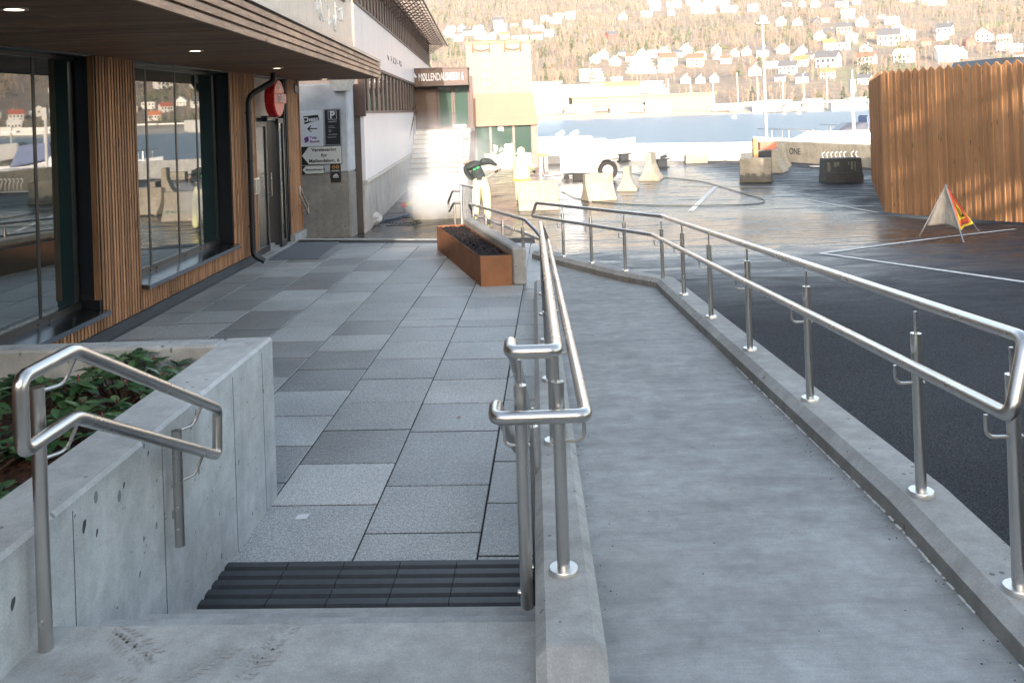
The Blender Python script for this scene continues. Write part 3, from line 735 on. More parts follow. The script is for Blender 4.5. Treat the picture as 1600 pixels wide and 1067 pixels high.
p = MB(); p.box(-.07, -.06, d0+.12, d0+.62, .12, 2.0); p.build('pane', M_('door_dark_glass', (.05, .05, .047), .25), dr)
p = MB(); p.tube([(-.03, d0+.66, .9), (.02, d0+.66, .9), (.02, d0+.66, 1.25), (-.03, d0+.66, 1.25)], .012, 8); p.build('handle', steel, dr, smooth=True)
p = MB(); p.box(-.04, .06, d0+.42, d0+.72, 2.085, 2.17); p.build('door_closer', black, dr, bevel=.008)
dl = MB(); dl.box(.0, .05, d1-.42, d1-.36, .02, 2.12); dl.box(.0, .05, d1-.66, d1-.60, .02, 2.12); dl.box(.0, .05, d1-.60, d1-.42, .02, .12); dl.box(.0, .05, d1-.60, d1-.42, 2.04, 2.12)
dr = dl.build('door', black, b1, bevel=.003); p = MB(); p.box(.02, .03, d1-.60, d1-.42, .12, 2.04); p.build('pane', glass, dr)
p = MB(); p.box(-.2, .1, d0, d1, -.02, .012); p.build('threshold', concrete_kerb, b1)
# door opener plate (curved) beside the door
p = MB()
for k in range(2): p.lathe((.05, d0-.22+.13*k, 1.02), [(0, -.01), (.02, -.01), (.02, .2), (0, .2)], 10)
p.box(.03, .05, d0-.28, d0-.05, 1.0, 1.24)
x = p.build('door_intercom', steel); x.location = FO; x.rotation_euler.z = FA
tag(x, 'small steel door opener box mounted on the slatted wall by the shop entrance', 'door opener')
# canopy
o = (-3, 9, ZS); cn = MB(); y = .5; rr = random.Random(9)
def xcan(y): return -2.0-.0336*(y-4.9)
def xfac(y): return -4.05+.03*(y-8.9)-.30
while y < 16.38:
    y2 = y+.094; zj = rr.uniform(0, .002)
    cut = rr.uniform(-3.6, -2.6)
    for xa, xb in ((None, cut), (cut+.002, None)):
        a0 = xfac(y) if xa is None else xa; a1 = xcan(y)-.06 if xb is None else xb
        cn.hexa(local([(a0, y, ZS+zj), (a1, y, ZS+zj), (a1, y2, ZS+zj), (a0, y2, ZS+zj)], FO), local([(a0, y, ZS+.03), (a1, y, ZS+.03), (a1, y2, ZS+.03), (a0, y2, ZS+.03)], FO))
    y += .1
Rm = Matrix.Rotation(-FA, 4, 'Z')
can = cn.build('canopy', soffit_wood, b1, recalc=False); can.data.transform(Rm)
def wchild(mbb, name, mat, parent, **k):              # world-coordinates mesh under the rotated building
    ob = mbb.build(name, mat, parent, **k); ob.data.transform(Rm @ Matrix.Translation(-FO)); return ob
f = MB()
for k in range(4):
    z0 = ZS-.012+k*.072; y = .4; off = rr.uniform(0, .3)
    while y < 16.4:
        y2 = min(16.42, y+rr.choice([.57, .6, .6, .63])); 
        f.hexa([(xcan(y)-.028, y, z0), (xcan(y), y, z0), (xcan(y2), y2-.003, z0), (xcan(y2)-.028, y2-.003, z0)], [(xcan(y)-.028, y, z0+.050), (xcan(y), y, z0+.050), (xcan(y2), y2-.003, z0+.050), (xcan(y2)-.028, y2-.003, z0+.050)]); y = y2
for k in range(4):                                    # return boards across the far end
    z0 = ZS-.012+k*.072; f.hexa([(-4.1, 16.395, z0), (xcan(16.4), 16.425, z0), (xcan(16.4), 16.45, z0), (-4.1, 16.42, z0)], [(-4.1, 16.395, z0+.050), (xcan(16.4), 16.425, z0+.050), (xcan(16.4), 16.45, z0+.050), (-4.1, 16.42, z0+.050)])
wchild(f, 'fascia', fascia_wood, can, recalc=False)
f = MB(); f.hexa([(xcan(.4)-.06, .4, ZS-.0), (xcan(.4)-.03, .4, ZS), (xcan(16.4)-.03, 16.38, ZS), (xcan(16.4)-.06, 16.38, ZS)], [(xcan(.4)-.06, .4, ZS+.29), (xcan(.4)-.03, .4, ZS+.29), (xcan(16.4)-.03, 16.38, ZS+.29), (xcan(16.4)-.06, 16.38, ZS+.29)])
wchild(f, 'fascia_backing', black, can)
f = MB(); ya, yb = .4, 16.44
f.hexa([(-4.4, ya, ZS+.30), (xcan(ya)+.02, ya, ZS+.277), (xcan(yb)+.02, yb, ZS+.277), (-4.4, yb, ZS+.30)], [(-4.4, ya, ZS+.35), (xcan(ya)+.02, ya, ZS+.32), (xcan(yb)+.02, yb, ZS+.32), (-4.4, yb, ZS+.35)])
wchild(f, 'roof_flashing', make_steel('flashing', (.42, .41, .40), .38), can)
dl_em = emis('downlight_glow', (1.0, .78, .52), 2.2)
for (u, v) in ((22, 15), (305, 80), (433, 107), (507, 124)):
    p = G(u, v, ZS-.004); 
    f = MB(); f.lathe(p, [(.052, -.004), (.075, -.004), (.075, .006), (.052, .006)], 24); rg = wchild(f, 'downlight', steel_plate, can)
    f = MB(); f.lathe(p, [(0, -.001), (.05, -.001), (.05, .003), (0, .003)], 20); wchild(f, 'lamp', dl_em, rg)
# drainpipe in front of the facade
dp = MB(); ys = 13.06; xw = lambda y: -4.05+.03*(y-8.9)
pth = [(xw(ys)+.40, ys+.25, ZS), (xw(ys)+.40, ys+.25, ZS-.12), (xw(ys)+.085, ys, ZS-.34), (xw(ys)+.085, ys, .14), (xw(ys)+.24, ys+.03, .045)]
dp.tube(fillet(pth, .13, 8), .042, 16); dpo = wchild(dp, 'drainpipe', black, b1, smooth=True)
for z in (.55, 1.5, 2.2):
    f = MB(); f.lathe((xw(ys)+.085, ys, z), [(.043, 0), (.05, 0), (.05, .03), (.043, .03)], 16); wchild(f, 'clamp', black, dpo)
# wall handrail on the end column
p = W(464, 312, -4.05, 8.9, .03); o = (xw(15.75)+.03, 15.7, p.z-.1)
t = thing('wall_handrail', 'short bent steel handrail loop on the end column of the shop wall', 'handrail', o)
lp = [(.12, .0, .15), (.12, -.30, .36), (.12, -.30, .2), (.12, .28, -.18), (.12, .28, -.02), (.12, 0, .15)]
mb = MB(); mb.tube(fillet(lp, .03, 5), .016, 12); mb.build('rail', steel, t, smooth=True)
mb = MB(); mb.tube([(0, -.05, .0), (.11, -.05, .02)], .008, 8); mb.tube([(0, .15, -.1), (.11, .15, -.1)], .008, 8); mb.build('bracket', steel, t, smooth=True)
# security camera
o = D(460, 131, 16.0); t = thing('security_camera', 'small dark security camera hanging at the end of the canopy', 'camera', o)
mb = MB(); mb.obox((.0, -.08, -.10), (.055, 0, 0), (0, .12, -.03), (0, .02, .075)); mb.build('housing', M_('camera_housing', (.07, .07, .08), .4), t, bevel=.012)
mb = MB(); mb.box(-.13, .06, -.03, .03, -.03, .06); mb.tube([(0, 0, -.03), (0, -.05, -.1)], .025, 10); mb.build('mount', M_('camera_mount', (.28, .27, .26), .5), t)
mb = MB(); mb.lathe((0, -.2, -.08), [(0, 0), (.035, 0), (.035, .02), (0, .02)], 14, axis=1); mb.build('lens', black, t)
# round red shop sign
c = W(411, 152, -3.9, 8.9, .03); c = Vector((xw(14.2)+.10, 14.25, 2.44)); o = tuple(c)
t = thing('shop_sign', 'round red shop sign with a band and white emblem above the shop entrance', 'sign', o, FA)
mb = MB(); mb.lathe((-.06, 0, 0), [(0, 0), (.27, 0), (.30, .02), (.30, .14), (.28, .16), (0, .16)], 36, axis=0); mb.build('disc', red_sign, t, smooth=True)
mb = MB(); mb.box(-.02, .12, -.335, .335, -.085, .075); mb.build('band', red_sign, t, bevel=.01)
Mx = frame(Vector((.123, 0, -.01)), (0, 1, 0), (0, 0, 1)); 
text_mesh('lettering', 'TUR', sign_white, .17, t, Mx, .003, bold=.004)
mb = MB()
st = []
for k in range(10):
    a = math.pi/2+k*math.pi/5; q = .075 if k % 2 == 0 else .032; st.append((.102, q*math.cos(a), .18+q*math.sin(a)))
mb.add(st, [tuple(range(10))]); mb.build('emblem', sign_white, t, recalc=False)
# dark mat in front of the entrance
q = [G(463, 379.5), G(530, 378.5), G(497, 405), G(420, 407)]; o = tuple(q[0]); mb = MB()
mb.hexa(local(q, o), local([p+Vector((0, 0, .009)) for p in q], o)); x = mb.build('entrance_mat', M_('entrance_mat', (.12, .135, .15), .8, 0, .15, 30)); x.location = o
tag(x, 'large flat grey mat lying on the paving in front of the shop entrance', 'mat')

# ================================================================ WHITE OFFICE BUILDING BEHIND
WO = Vector((-3.2, 20, 0)); WA = math.atan(.034)
b2 = thing('office_building', 'long white office building with dark slatted window bands and a perforated sun screen', 'building', WO, WA)
S0, S1 = -1.25, 13.3
mb = MB(); mb.box(-6, -.02, S0, 25, -.8, 7); mb.build('wall', M_('office_core', (.10, .085, .08), .8), b2)
mb = MB()
n = 26
for i in range(n):
    a = -2.15+(25+2.15)*i/n; b = -2.15+(25+2.15)*(i+1)/n-.008
    mb.box(-.02, .045, a, b, 3.24, 4.37)
mb.build('upper_panel', white_panel, b2, recalc=False)
mb = MB(); i = 0; a = S0
while a < S1-.1:
    b = min(S1, a+.9); mb.box(-.02, .05, a, b-.008, .76, 2.16); a = b
mb.build('lower_panel', white_panel, b2, recalc=False)
mb = MB(); mb.box(-.02, .085, S0, S1, .70, .757); mb.build('ledge', steel_dull, b2)
mb = MB(); mb.box(-.03, .02, S0, S1, -.7, .70); mb.build('base_wall', grey_wall, b2)
mb = MB(); mb.box(-.02, .07, S0, 25, 2.16, 2.22); mb.box(-.02, .07, S0, 25, 3.17, 3.238); mb.box(-.02, .07, -2.15, 25, 4.372, 4.43); mb.build('band_trim', brown_metal, b2)
for (z0, z1, a, bq, st, sw) in ((2.221, 3.169, S0, 13.4, 1.0, .36), (4.431, 5.45, -2.15, 25, .62, .26)):
    m = MB(); m.box(-.015, -.005, a, bq, z0, z1); wn = m.build('window', glass, b2)
    m = MB(); s = a
    while s < bq: m.box(-.004, .022, s, s+sw, z0, z1); s += st
    m.build('slat', brown_metal, wn)
m = MB(); m.box(-.6, .1, S0-.05, S0+.02, 2.1, 3.2); m.build('band_end', brown_metal, b2)
# beige upper storey nearer the camera
mb = MB(); s = -16.5; rr = random.Random(4)
while s < -2.17:
    mb.box(-.06, .01, s, s+.59, 2.9, 7); s += .6
ub = mb.build('upper_storey', beige_panel, b2, recalc=False)
mb = MB(); mb.box(-.05, .03, -2.172, -2.152, 2.9, 7); mb.build('corner_trim', steel_dull, ub)
for (a, b) in ((-7.6, -4.9), (-3.9, -3.25), (-12, -9)):
    m = MB(); z0 = 4.3; m.box(.0, .02, a, b, z0, z0+1.2); wn = m.build('window', glass, ub)
    m = MB(); m.box(.005, .04, a-.04, b+.04, z0-.05, z0); m.box(.005, .04, a-.04, a, z0, z0+1.2); m.box(.005, .04, b, b+.04, z0, z0+1.2); m.build('frame', brown_metal, wn)
# perforated sun screen
mb = MB(); 
s = -2
def scr(s, w): return (-.02+.9*w, s, 5.55-.1*w)
while s < 25:
    p = [scr(s, 0), scr(s, 1.04), scr(s+.06, 1.04), scr(s+.06, 0)]
    mb.add(p+[(x, y, z+.02) for x, y, z in p], [(0, 1, 2, 3), (7, 6, 5, 4), (0, 4, 5, 1), (2, 6, 7, 3), (1, 5, 6, 2), (3, 7, 4, 0)])
    s += .22
for i in range(9):
    w = i/8*1.0; p = [scr(-2, w), scr(-2, w+.035), scr(25, w+.035), scr(25, w)]
    mb.add(p+[(x, y, z+.012) for x, y, z in p], [(0, 1, 2, 3), (7, 6, 5, 4), (0, 4, 5, 1), (2, 6, 7, 3), (1, 5, 6, 2), (3, 7, 4, 0)])
sc = mb.build('sun_screen', M_('screen_metal', (.14, .12, .11), .5, .4), b2, recalc=False)
mb = MB(); s = -2
while s < 25: mb.tube([(0, s, 5.0), (.75, s, 5.46)], .018, 6); mb.tube([(0, s, 5.5), (.9, s, 5.44)], .014, 6); s += .85
mb.tube([(.9, -2, 5.45), (.9, 25, 5.45)], .03, 8); mb.build('strut', brown_metal, sc)
# scribbled graffiti on the white band and the beige wall
def scribble(name, M, w, h, n, seed, mat, r, parent):
    rr = random.Random(seed); m = MB()
    for k in range(n):
        x0 = w*(k/n); pts = []
        for i in range(5): pts.append(M @ Vector((x0+rr.uniform(0, w/n*1.1), rr.uniform(0, h), .002)))
        m.tube(fillet(pts, .2, 4), r, 5)
    return m.build(name, mat, parent, smooth=2)
gm = M_('graffiti_grey', (.12, .12, .14), .7); gw = M_('graffiti_white', (.75, .74, .73), .6); gg = M_('graffiti_green', (.16, .34, .28), .7); gd = M_('graffiti_dark', (.05, .045, .045), .7)
Mx = frame(Vector((.047, 4.0, 3.55)), (0, 1, 0), (0, 0, 1)); scribble('graffiti', Mx, 4.2, .22, 7, 3, gm, .009, b2)
Mx = frame(Vector((.012, -6.5, 3.6)), (0, 1, 0), (0, 0, 1)); scribble('graffiti', Mx, 3.2, .55, 9, 5, gw, .016, b2)
# concrete pier with the sign boards
yp = 17.88
o = (-3.7, yp, 0); t = thing('concrete_pier', 'rough concrete pier end wall, pale painted above and bare grey below, carrying sign boards', 'wall', o)
zb = D(505, 271, yp).z
mb = MB(); mb.box(-.85, .42, .0, .7, -.4, zb-.001); 
mb.build('lower_wall', make_concrete('concrete_rough', (.27, .255, .235)), t, bevel=.03)
mb = MB(); mb.box(-.85, .42, .0, .7, zb, 2.78); mb.build('painted_wall', M_('pier_paint', (.44, .46, .50), .7, 0, .18, 3, .3, 40), t, bevel=.03)
mb = MB(); q0 = D(523, 137, yp-.3); 
mb.hexa([(.18, -.2, 2.62), (.44, -.2, 2.62), (.44, .3, 2.62), (.18, .3, 2.62)], [(.08, -.2, 2.9), (.56, -.2, 2.9), (.56, .3, 2.9), (.08, .3, 2.9)]); mb.build('corbel', concrete_white, t)
YS = yp-.02
def board(name, label, px, mat, cat='sign'):
    (u0, v0, u1, v1) = px; a = D(u0, v0, YS); b = D(u1, v1, YS); o = Vector(((a.x+b.x)/2, YS, (a.z+b.z)/2)); w, h = (b.x-a.x)/2, (a.z-b.z)/2
    t = thing(name, label, cat, o); m = MB(); m.box(-w, w, 0, .018, -h, h); m.build('panel', mat, t, bevel=.003); return t, w, h
def fm(x, z, d=-.0015): return frame(Vector((x, d, z)), (1, 0, 0), (0, 0, 1))
t, w, h = board('sign_board', 'light grey sign board with the word Chess, a left arrow and a purple logo', (468.5, 174, 505.5, 229), sign_white)
m = MB(); m.add([(-w*.68, -.002, h*.62), (w*.62, -.002, h*.68), (w*.66, -.002, h*.44), (-w*.62, -.002, h*.32)], [(0, 1, 2, 3)]); m.add([(-w*.72, -.0015, h*.70), (w*.60, -.0015, h*.76), (w*.70, -.0015, h*.50), (-w*.62, -.0015, h*.26)], [(0, 1, 2, 3)]); m.build('logo_block', sign_black, t, recalc=False)
text_mesh('lettering', 'Chess', sign_white, .125, t, fm(-.02, h*.52, -.003) @ Matrix.Rotation(.06, 4, 'Z'), .001, bold=.004)
m = MB(); m.obox((.02, -.003, -.0), (.09, 0, 0), (0, .001, 0), (0, 0, .010)); m.obox((-.045, -.003, .03), (.034, 0, .034), (0, .001, 0), (-.007, 0, .007)); m.obox((-.045, -.003, -.03), (.034, 0, -.034), (0, .001, 0), (.007, 0, .007)); m.build('arrow', sign_black, t)
m = MB()
for (cx, cz, a, b, tl) in ((-.11, -h*.54, .052, .034, .5), (-.105, -h*.68, .05, .022, .5)):
    m.add([(cx+a*math.cos(q)*math.cos(tl)-b*math.sin(q)*math.sin(tl), -.003, cz+a*math.cos(q)*math.sin(tl)+b*math.sin(q)*math.cos(tl)) for q in [2*math.pi*i/18 for i in range(18)]], [tuple(range(18))])
m.build('logo_swirl', purple, t, recalc=False)
text_mesh('lettering', 'Telia', purple, .072, t, fm(-.045, -h*.50), .001, 'LEFT', .001); text_mesh('lettering', 'Bedrift', purple, .072, t, fm(-.045, -h*.72), .001, 'LEFT', .001)
t, w, h = board('sign_board', 'dark parking sign board with a white P in a frame, right of the grey board', (506, 171, 533.5, 227), sign_black)
m = MB(); 
for (x0, x1, z0, z1) in ((-.085, .085, h*.42, h*.44), (-.085, .085, h*.87, h*.89), (-.085, -.078, h*.42, h*.89), (.078, .085, h*.42, h*.89)): m.box(x0, x1, -.004, -.001, z0, z1)
for (x0, x1, z0, z1) in ((-w*.96, w*.96, h*.955, h*.97), (-w*.96, w*.96, -h*.97, -h*.955), (-w*.96, -w*.93, -h*.95, h*.95), (w*.93, w*.96, -h*.95, h*.95)): m.box(x0, x1, -.003, -.001, z0, z1)
m.build('border', sign_white, t)
text_mesh('lettering', 'P', sign_white, .20, t, fm(0, h*.65), .001, bold=.006)
text_mesh('lettering', 'RESERVERT', sign_white, .034, t, fm(0, h*.30), .001)
for k, s_ in enumerate(('P: Parkering', 'kun for kunder', 'Besøk', 'gjester')): text_mesh('lettering', s_, sign_white, .022, t, fm(-w*.5, h*.06-.03*k-(.02 if k > 1 else 0)), .0008, 'LEFT')
text_mesh('lettering', 'andre parkeringer', sign_white, .024, t, fm(0, -h*.40), .0008); text_mesh('lettering', 'Velkommen til oss', sign_white, .024, t, fm(-.02, -h*.55), .0008)
def arrow_board(label, px, lines, size):
    t, w, h = board('direction_sign', label, px, sign_black)
    m = MB(); tip = -w+.012; sh = -w+h*.62+.03
    m.prism([(0, 0)], 0, 0) if False else None
    pts = [(tip, 0), (sh, -h*.93), (w*.985, -h*.93), (w*.985, h*.93), (sh, h*.93)]
    m.hexa([(x, -.0005, z) for x, z in pts], [(x, -.004, z) for x, z in pts]); m.build('arrow_field', M_('sign_cream', (.55, .56, .54), .5, 0, .05) if 'sign_cream' not in MATS else MATS['sign_cream'], t)
    for k, s_ in enumerate(lines): text_mesh('lettering', s_, sign_black, size, t, fm(.05, (len(lines)/2-.5-k)*size*1.12, -.0055), .001, bold=size*.018)
arrow_board('white arrow sign reading Varelevering for Møllendalsvn. 6', (470.5, 229.5, 534.5, 256.5), ['Varelevering', 'for', 'Møllendalsvn. 6'], .098)
arrow_board('small white arrow sign reading Møllendalsveien 14, lowest of the arrow signs', (471.5, 259.5, 506.5, 271.5), ['Møllendalsveien 14'], .05)
t, w, h = board('sign_board', 'narrow black poster with gold rings and a white cloud mark', (516, 257, 533, 285), sign_black)
for sx2 in (-1, 1):
    m = MB(); m.lathe((sx2*.038, -.003, h*.68), [(.018, -.002), (.034, -.002), (.034, .001), (.018, .001)], 20, axis=1); m.build('ring', gold, t)
text_mesh('lettering', 'ORGANIC', sign_white, .036, t, fm(0, h*.26), .001, bold=.001)
m = MB()
for (cx, cz, q) in ((-.03, -.06, .026), (.005, -.045, .034), (.035, -.062, .022)): m.lathe((cx, -.003, cz), [(0, -.002), (q, -.002), (q, .001), (0, .001)], 16, axis=1)
m.box(-.055, .055, -.005, -.001, -.09, -.068); m.build('cloud_mark', sign_white, t)
m = MB(); m.box(-w*.8, w*.8, -.004, -.001, -h*.80, -h*.86+.012); m.build('strip', gold, t)

# entrance stairs, canopy sign and glass doors
gY = -.35
st = thing('entrance_stairs', 'wide pale concrete staircase rising to the office entrance', 'stairs', (-2.5, 31, gY))
ns = 12; x0, x1 = -3.72, -1.55
mb = MB(); rise = (1.5-gY)/ns
for k in range(ns): mb.box(x0+2.5, x1+2.5, -1.8+.32*k+.002*k, -1.8+.32*k+.325 if k < ns-1 else 6, k*rise if k else -.3, (k+1)*rise)
sb = mb.build('step', concrete_white, st, recalc=False)
no = M_('step_line_brown', (.32, .24, .18), .7)  # brown strip along each step edge, added to draw the step lines
for k in range(ns): m = MB(); m.box(x0+2.7, x1+2.5, -1.815+.322*k, -1.75+.322*k, (k+1)*rise-.03, (k+1)*rise+.004); m.build('step_line', no, sb)
for nm, xa in (('cheek_wall', x0+2.30),):
    mb = MB(); mb.hexa([(xa, -2.1, -.3), (xa+.3, -2.1, -.3), (xa+.3, 2.6, -.3), (xa, 2.6, -.3)], [(xa, -2.1, .95), (xa+.3, -2.1, .95), (xa+.3, 2.6, 2.6), (xa, 2.6, 2.6)]); mb.build(nm, M_('cheek_cladding', (.34, .30, .27), .6, 0, .2, 3), st)
mb = MB()
for dx in (.42, .5): mb.tube([(x0+2.2+dx, -1.9, 1.1), (x0+2.2+dx, 2.1, 2.75)], .022, 8)
for i in range(9): y = -1.8+.48*i; mb.tube([(x0+2.66, y, max(0, (y+1.8)/.32*rise)), (x0+2.66, y, 1.1+(y+1.9)*.41)], .014, 6)
mb.build('handrail', brown_metal, st, smooth=True)
mb = MB(); mb.box(.72, .80, -1.2, -1.12, .2, 2.0); mb.box(.55, .95, -1.22, -1.1, 1.95, 2.05); mb.build('post', steel_dull, st)
YE = 34.6
o = (-2.6, YE, 1.5); en = thing('office_entrance', 'glazed double entrance doors under a dark lintel reading Møllendalsveien 6', 'entrance', o)
a = D(640, 110, 33.6); b = D(731, 130, 33.6)
mb = MB(); mb.box(a.x+2.6, b.x+2.6, -1.0, .4, b.z-1.5, a.z-1.5); ln = mb.build('lintel', M_('lintel_brown', (.085, .05, .042), .5), en)
mb = MB(); mb.box(a.x+2.6-.02, b.x+2.6+.02, -1.04, .4, a.z-1.5+.001, a.z-1.5+.06); mb.box(a.x+2.6-.02, b.x+2.6+.02, -1.04, .4, b.z-1.5-.07, b.z-1.5-.001); mb.build('edge_trim', brown_metal, ln)
cx = D(689, 120, 33.6); text_mesh('lettering', 'MØLLENDALSVEIEN 6', sign_white, .40, ln, frame(Vector((cx.x+2.6, -1.006, cx.z-1.5-.02)), (1, 0, 0), (0, 0, 1)), .004, bold=.004, sx=.44)
m = MB(); cc = D(645.5, 118, 33.6)
m.tube([(cc.x+2.6-.12, -1.01, cc.z-1.5+.06), (cc.x+2.6, -1.01, cc.z-1.5+.06), (cc.x+2.6+.12, -1.01, cc.z-1.5-.1)], [.06, .07, .03], 8); m.build('emblem', sign_white, ln, smooth=True)
mb = MB(); mb.box(-1.2, .0-.35, .0, .25, -.1, 2.0); mb.box(-.35, 1.1, .0, .25, 1.72, 2.0); mb.box(-.35, -.28, .0, .25, -.1, 1.72); mb.box(.98, 1.1, 0, .25, -.1, 1.72); mb.build('wall', brown_metal, en)
for (xa, xb) in ((-.27, .33), (.34, .97)):
    m = MB(); m.box(xa, xa+.07, .06, .14, .0, 1.72); m.box(xb-.07, xb, .06, .14, .0, 1.72); m.box(xa+.07, xb-.07, .06, .14, 0, .08); m.box(xa+.07, xb-.07, .06, .14, 1.64, 1.72)
    dd = m.build('door', brown_metal, en); m = MB(); m.box(xa+.07, xb-.07, .095, .105, .08, 1.64); m.build('pane', glass_green, dd)
    m = MB(); m.tube([(xb-.04 if xa < 0 else xa+.04, .02, .6), (xb-.04 if xa < 0 else xa+.04, .02, 1.0)], .015, 8); m.build('handle', steel, dd)
# lift tower
YT = 38.5
o = (-.5, YT, -.35); tw = thing('lift_tower', 'tall tan-clad lift tower with a flared hood over a glazed doorway', 'tower', o)
def tl(u, v, y=YT): p = D(u, v, y); return (p.x-o[0], p.z-o[2])
xa, zt_ = tl(727.5, 70); xb, _ = tl(829, 66); _, zm = tl(780, 146); _, zh = tl(780, 186); _, zd = tl(780, 191)
mb = MB(); mb.box(xa, xb, 0, 2.6, zm-.05, zt_); mb.build('shaft', copper, tw)
m = MB()
for k in range(1, 3): xx = xa+(xb-xa)*k/3; m.box(xx-.008, xx+.008, -.008, 0, zm, zt_)
m.box(xa-.03, xb+.03, -.04, 2.64, zt_, zt_+.1); m.build('seam', copper2, tw)
yh = -.42
mb = MB(); mb.hexa([(xa-.02, yh, zh), (xb+.17, yh, zh), (xb+.17, 2.5, zh), (xa-.02, 2.5, zh)], [(xa-.02, -.02, zm), (xb+.02, -.02, zm), (xb+.02, 2.5, zm), (xa-.02, 2.5, zm)])
mb.hexa([(xa-.0, yh-.03, zd-.16), (xb+.2, yh-.03, zd-.16), (xb+.2, 2.5, zd-.16), (xa-.0, 2.5, zd-.16)], [(xa-.0, yh-.03, zh-.002), (xb+.2, yh-.03, zh-.002), (xb+.2, 2.5, zh-.002), (xa-.0, 2.5, zh-.002)])
mb.build('hood', copper2, tw)
m = MB()
for k in range(6):
    for xx in (.30, .76):
        zz = zm+.35+k*.39; cxx = xa+(xb-xa)*xx; m.box(cxx-.14, cxx+.14, -.012, .0, zz, zz+.13)
m.build('white_plate', M_('plate_white', (.72, .70, .66), .5), tw)
orr = M_('orange_rust', (.30, .09, .03), .6)
m = MB()
for xx in (.11, .36, .60, .84): cxx = xa+(xb-xa)*xx; m.box(cxx-.03, cxx+.03, -.16, -.0, zt_-.35, zt_-.0); (m.build('lamp_bracket', orr, tw), m.__init__())
for (p0, p1) in ((.11, .36), (.60, .84)):
    q0, q1 = xa+(xb-xa)*p0, xa+(xb-xa)*p1; m.tube([(q0+(q1-q0)*i/8, -.1, zt_-.2-.10*math.sin(math.pi*i/8)) for i in range(9)], .014, 5)
m.build('cable', orr, tw)
# glazed doorway under the hood
zz = zd-.165; yd = -.30
ps = M_('pillar_stone', (.28, .22, .20), .7, 0, .15)
for (q0, q1) in ((xa+.02, xa+.24), (xb-.06, xb+.16)): m = MB(); m.box(q0, q1, yd, 0, -.5, zz); m.build('pillar', ps, tw)
m = MB(); c0, c1 = xa+.25, xb-.07; wd = c1-c0
for q in (0, .26, .66, .98): m.box(c0+wd*q, c0+wd*q+.1, yd+.06, yd+.16, .1, zz)
m.box(c0, c1+.02, yd+.06, yd+.16, zz-.1, zz-.001) if False else None
fr = m.build('door_frame', M_('door_mauve', (.24, .17, .16), .5), tw)
m = MB(); m.box(c0+.1, c1, yd+.10, yd+.115, .12, zz); m.build('pane', glass_green, fr)
m = MB(); m.box(c0, c1+.08, yd-.05, 0, -.5, .10); m.build('threshold', concrete_white, tw)
m = MB(); m.tube(fillet([(c0+wd*.285, yd+.06, .85), (c0+wd*.285, yd-.02, .85), (c0+wd*.285, yd-.02, 1.25), (c0+wd*.285, yd+.06, 1.25)], .03, 3), .022, 8); m.build('handle', steel, fr)
m = MB()
for (cx, cz, w2, h2) in ((.47, 2.15, .14, .10), (.43, 1.95, .10, .10), (.53, 1.90, .12, .12), (.46, 1.72, .12, .11)): m.box(c0+wd*cx-w2, c0+wd*cx+w2, yd+.09, yd+.098, cz-h2, cz+h2)
m.build('notice', sign_white, fr)
for cz in (2.3, 1.95):
    m = MB(); m.obox((c0+wd*.75, yd+.05, cz), (.07, 0, .05), (0, .01, 0), (-.02, 0, .03)); m.build('sticker', sign_white, fr)
# ================================================================ YARD OBJECTS
def jersey(label, x, y, rz, L, Hh, mat=None, wet=None, base=.30, topw=.10):
    t = thing('concrete_barrier', label, 'barrier', (x, y, gz(y)-.01), rz, 'concrete barriers in the yard')
    prof = [(-base, 0), (base, 0), (base, .07), (base*.62, .24), (topw, Hh*.55+.05), (topw*.9, Hh), (-topw*.9, Hh), (-topw, Hh*.55+.05), (-base*.62, .24), (-base, .07)]
    mb = MB(); mb.loft([[(-L/2, p, q) for p, q in prof], [(L/2, p, q) for p, q in prof]]); mb.build('body', mat or concrete_barrier, t, bevel=.018); return t
def blockb(label, x, y, rz, L, Wd, Hh, taper=.06, mat=None):
    t = thing('concrete_barrier', label, 'barrier', (x, y, gz(y)-.01), rz, 'concrete barriers in the yard')
    mb = MB(); a, b = L/2, Wd/2
    mb.hexa([(-a, -b, 0), (a, -b, 0), (a, b, 0), (-a, b, 0)], [(-a, -b, Hh*.32), (a, -b, Hh*.32), (a, b, Hh*.32), (-a, b, Hh*.32)])
    mb.hexa([(-a+taper*.4, -b+taper*.4, Hh*.321), (a-taper*.4, -b+taper*.4, Hh*.321), (a-taper*.4, b-taper*.4, Hh*.321), (-a+taper*.4, b-taper*.4, Hh*.321)], [(-a+taper, -b+taper, Hh), (a-taper, -b+taper, Hh), (a-taper, b-taper, Hh), (-a+taper, b-taper, Hh)])
    mb.build('body', mat or concrete_barrier, t, bevel=.015); return t
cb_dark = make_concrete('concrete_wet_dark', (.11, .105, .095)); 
p = A(683, 343); blockb('white sunlit concrete block beside the steam, nearest the barred gate', p.x, p.y+.35, .05, 1.16, .6, .72, .03, make_concrete('concrete_sun_blown', (.62, .55, .42)))  # lighter copy of the barrier concrete, standing for blown-out sun
p = A(842, 329); t = jersey('low concrete barrier with faint green graffiti, in front of the white trailer', p.x, p.y+.3, .02, 1.0, .72, None)
Mx = frame(Vector((-.42, -.306, .03)), (1, 0, 0), (0, 0, 1))
Mx = frame(Vector((-.42, -.235, .20)), (1, 0, 0), (0, .60, .8)); scribble('graffiti', Mx, .85, .09, 8, 8, gg, .008, t)
p = A(937, 314); jersey('tan concrete barrier turned at an angle beside the trailer wheel', p.x, p.y+.25, .30, .80, .72)
p = A(976, 299); jersey('narrow concrete barrier seen end-on between the angled one and the tall one', p.x+.15, p.y+.4, 1.35, .8, .72)
p = A(1012, 283); jersey('tall pale concrete barrier seen end-on, right of the two smaller ones', p.x+.2, p.y+.5, 1.25, 1.0, .92, None, None, .36)
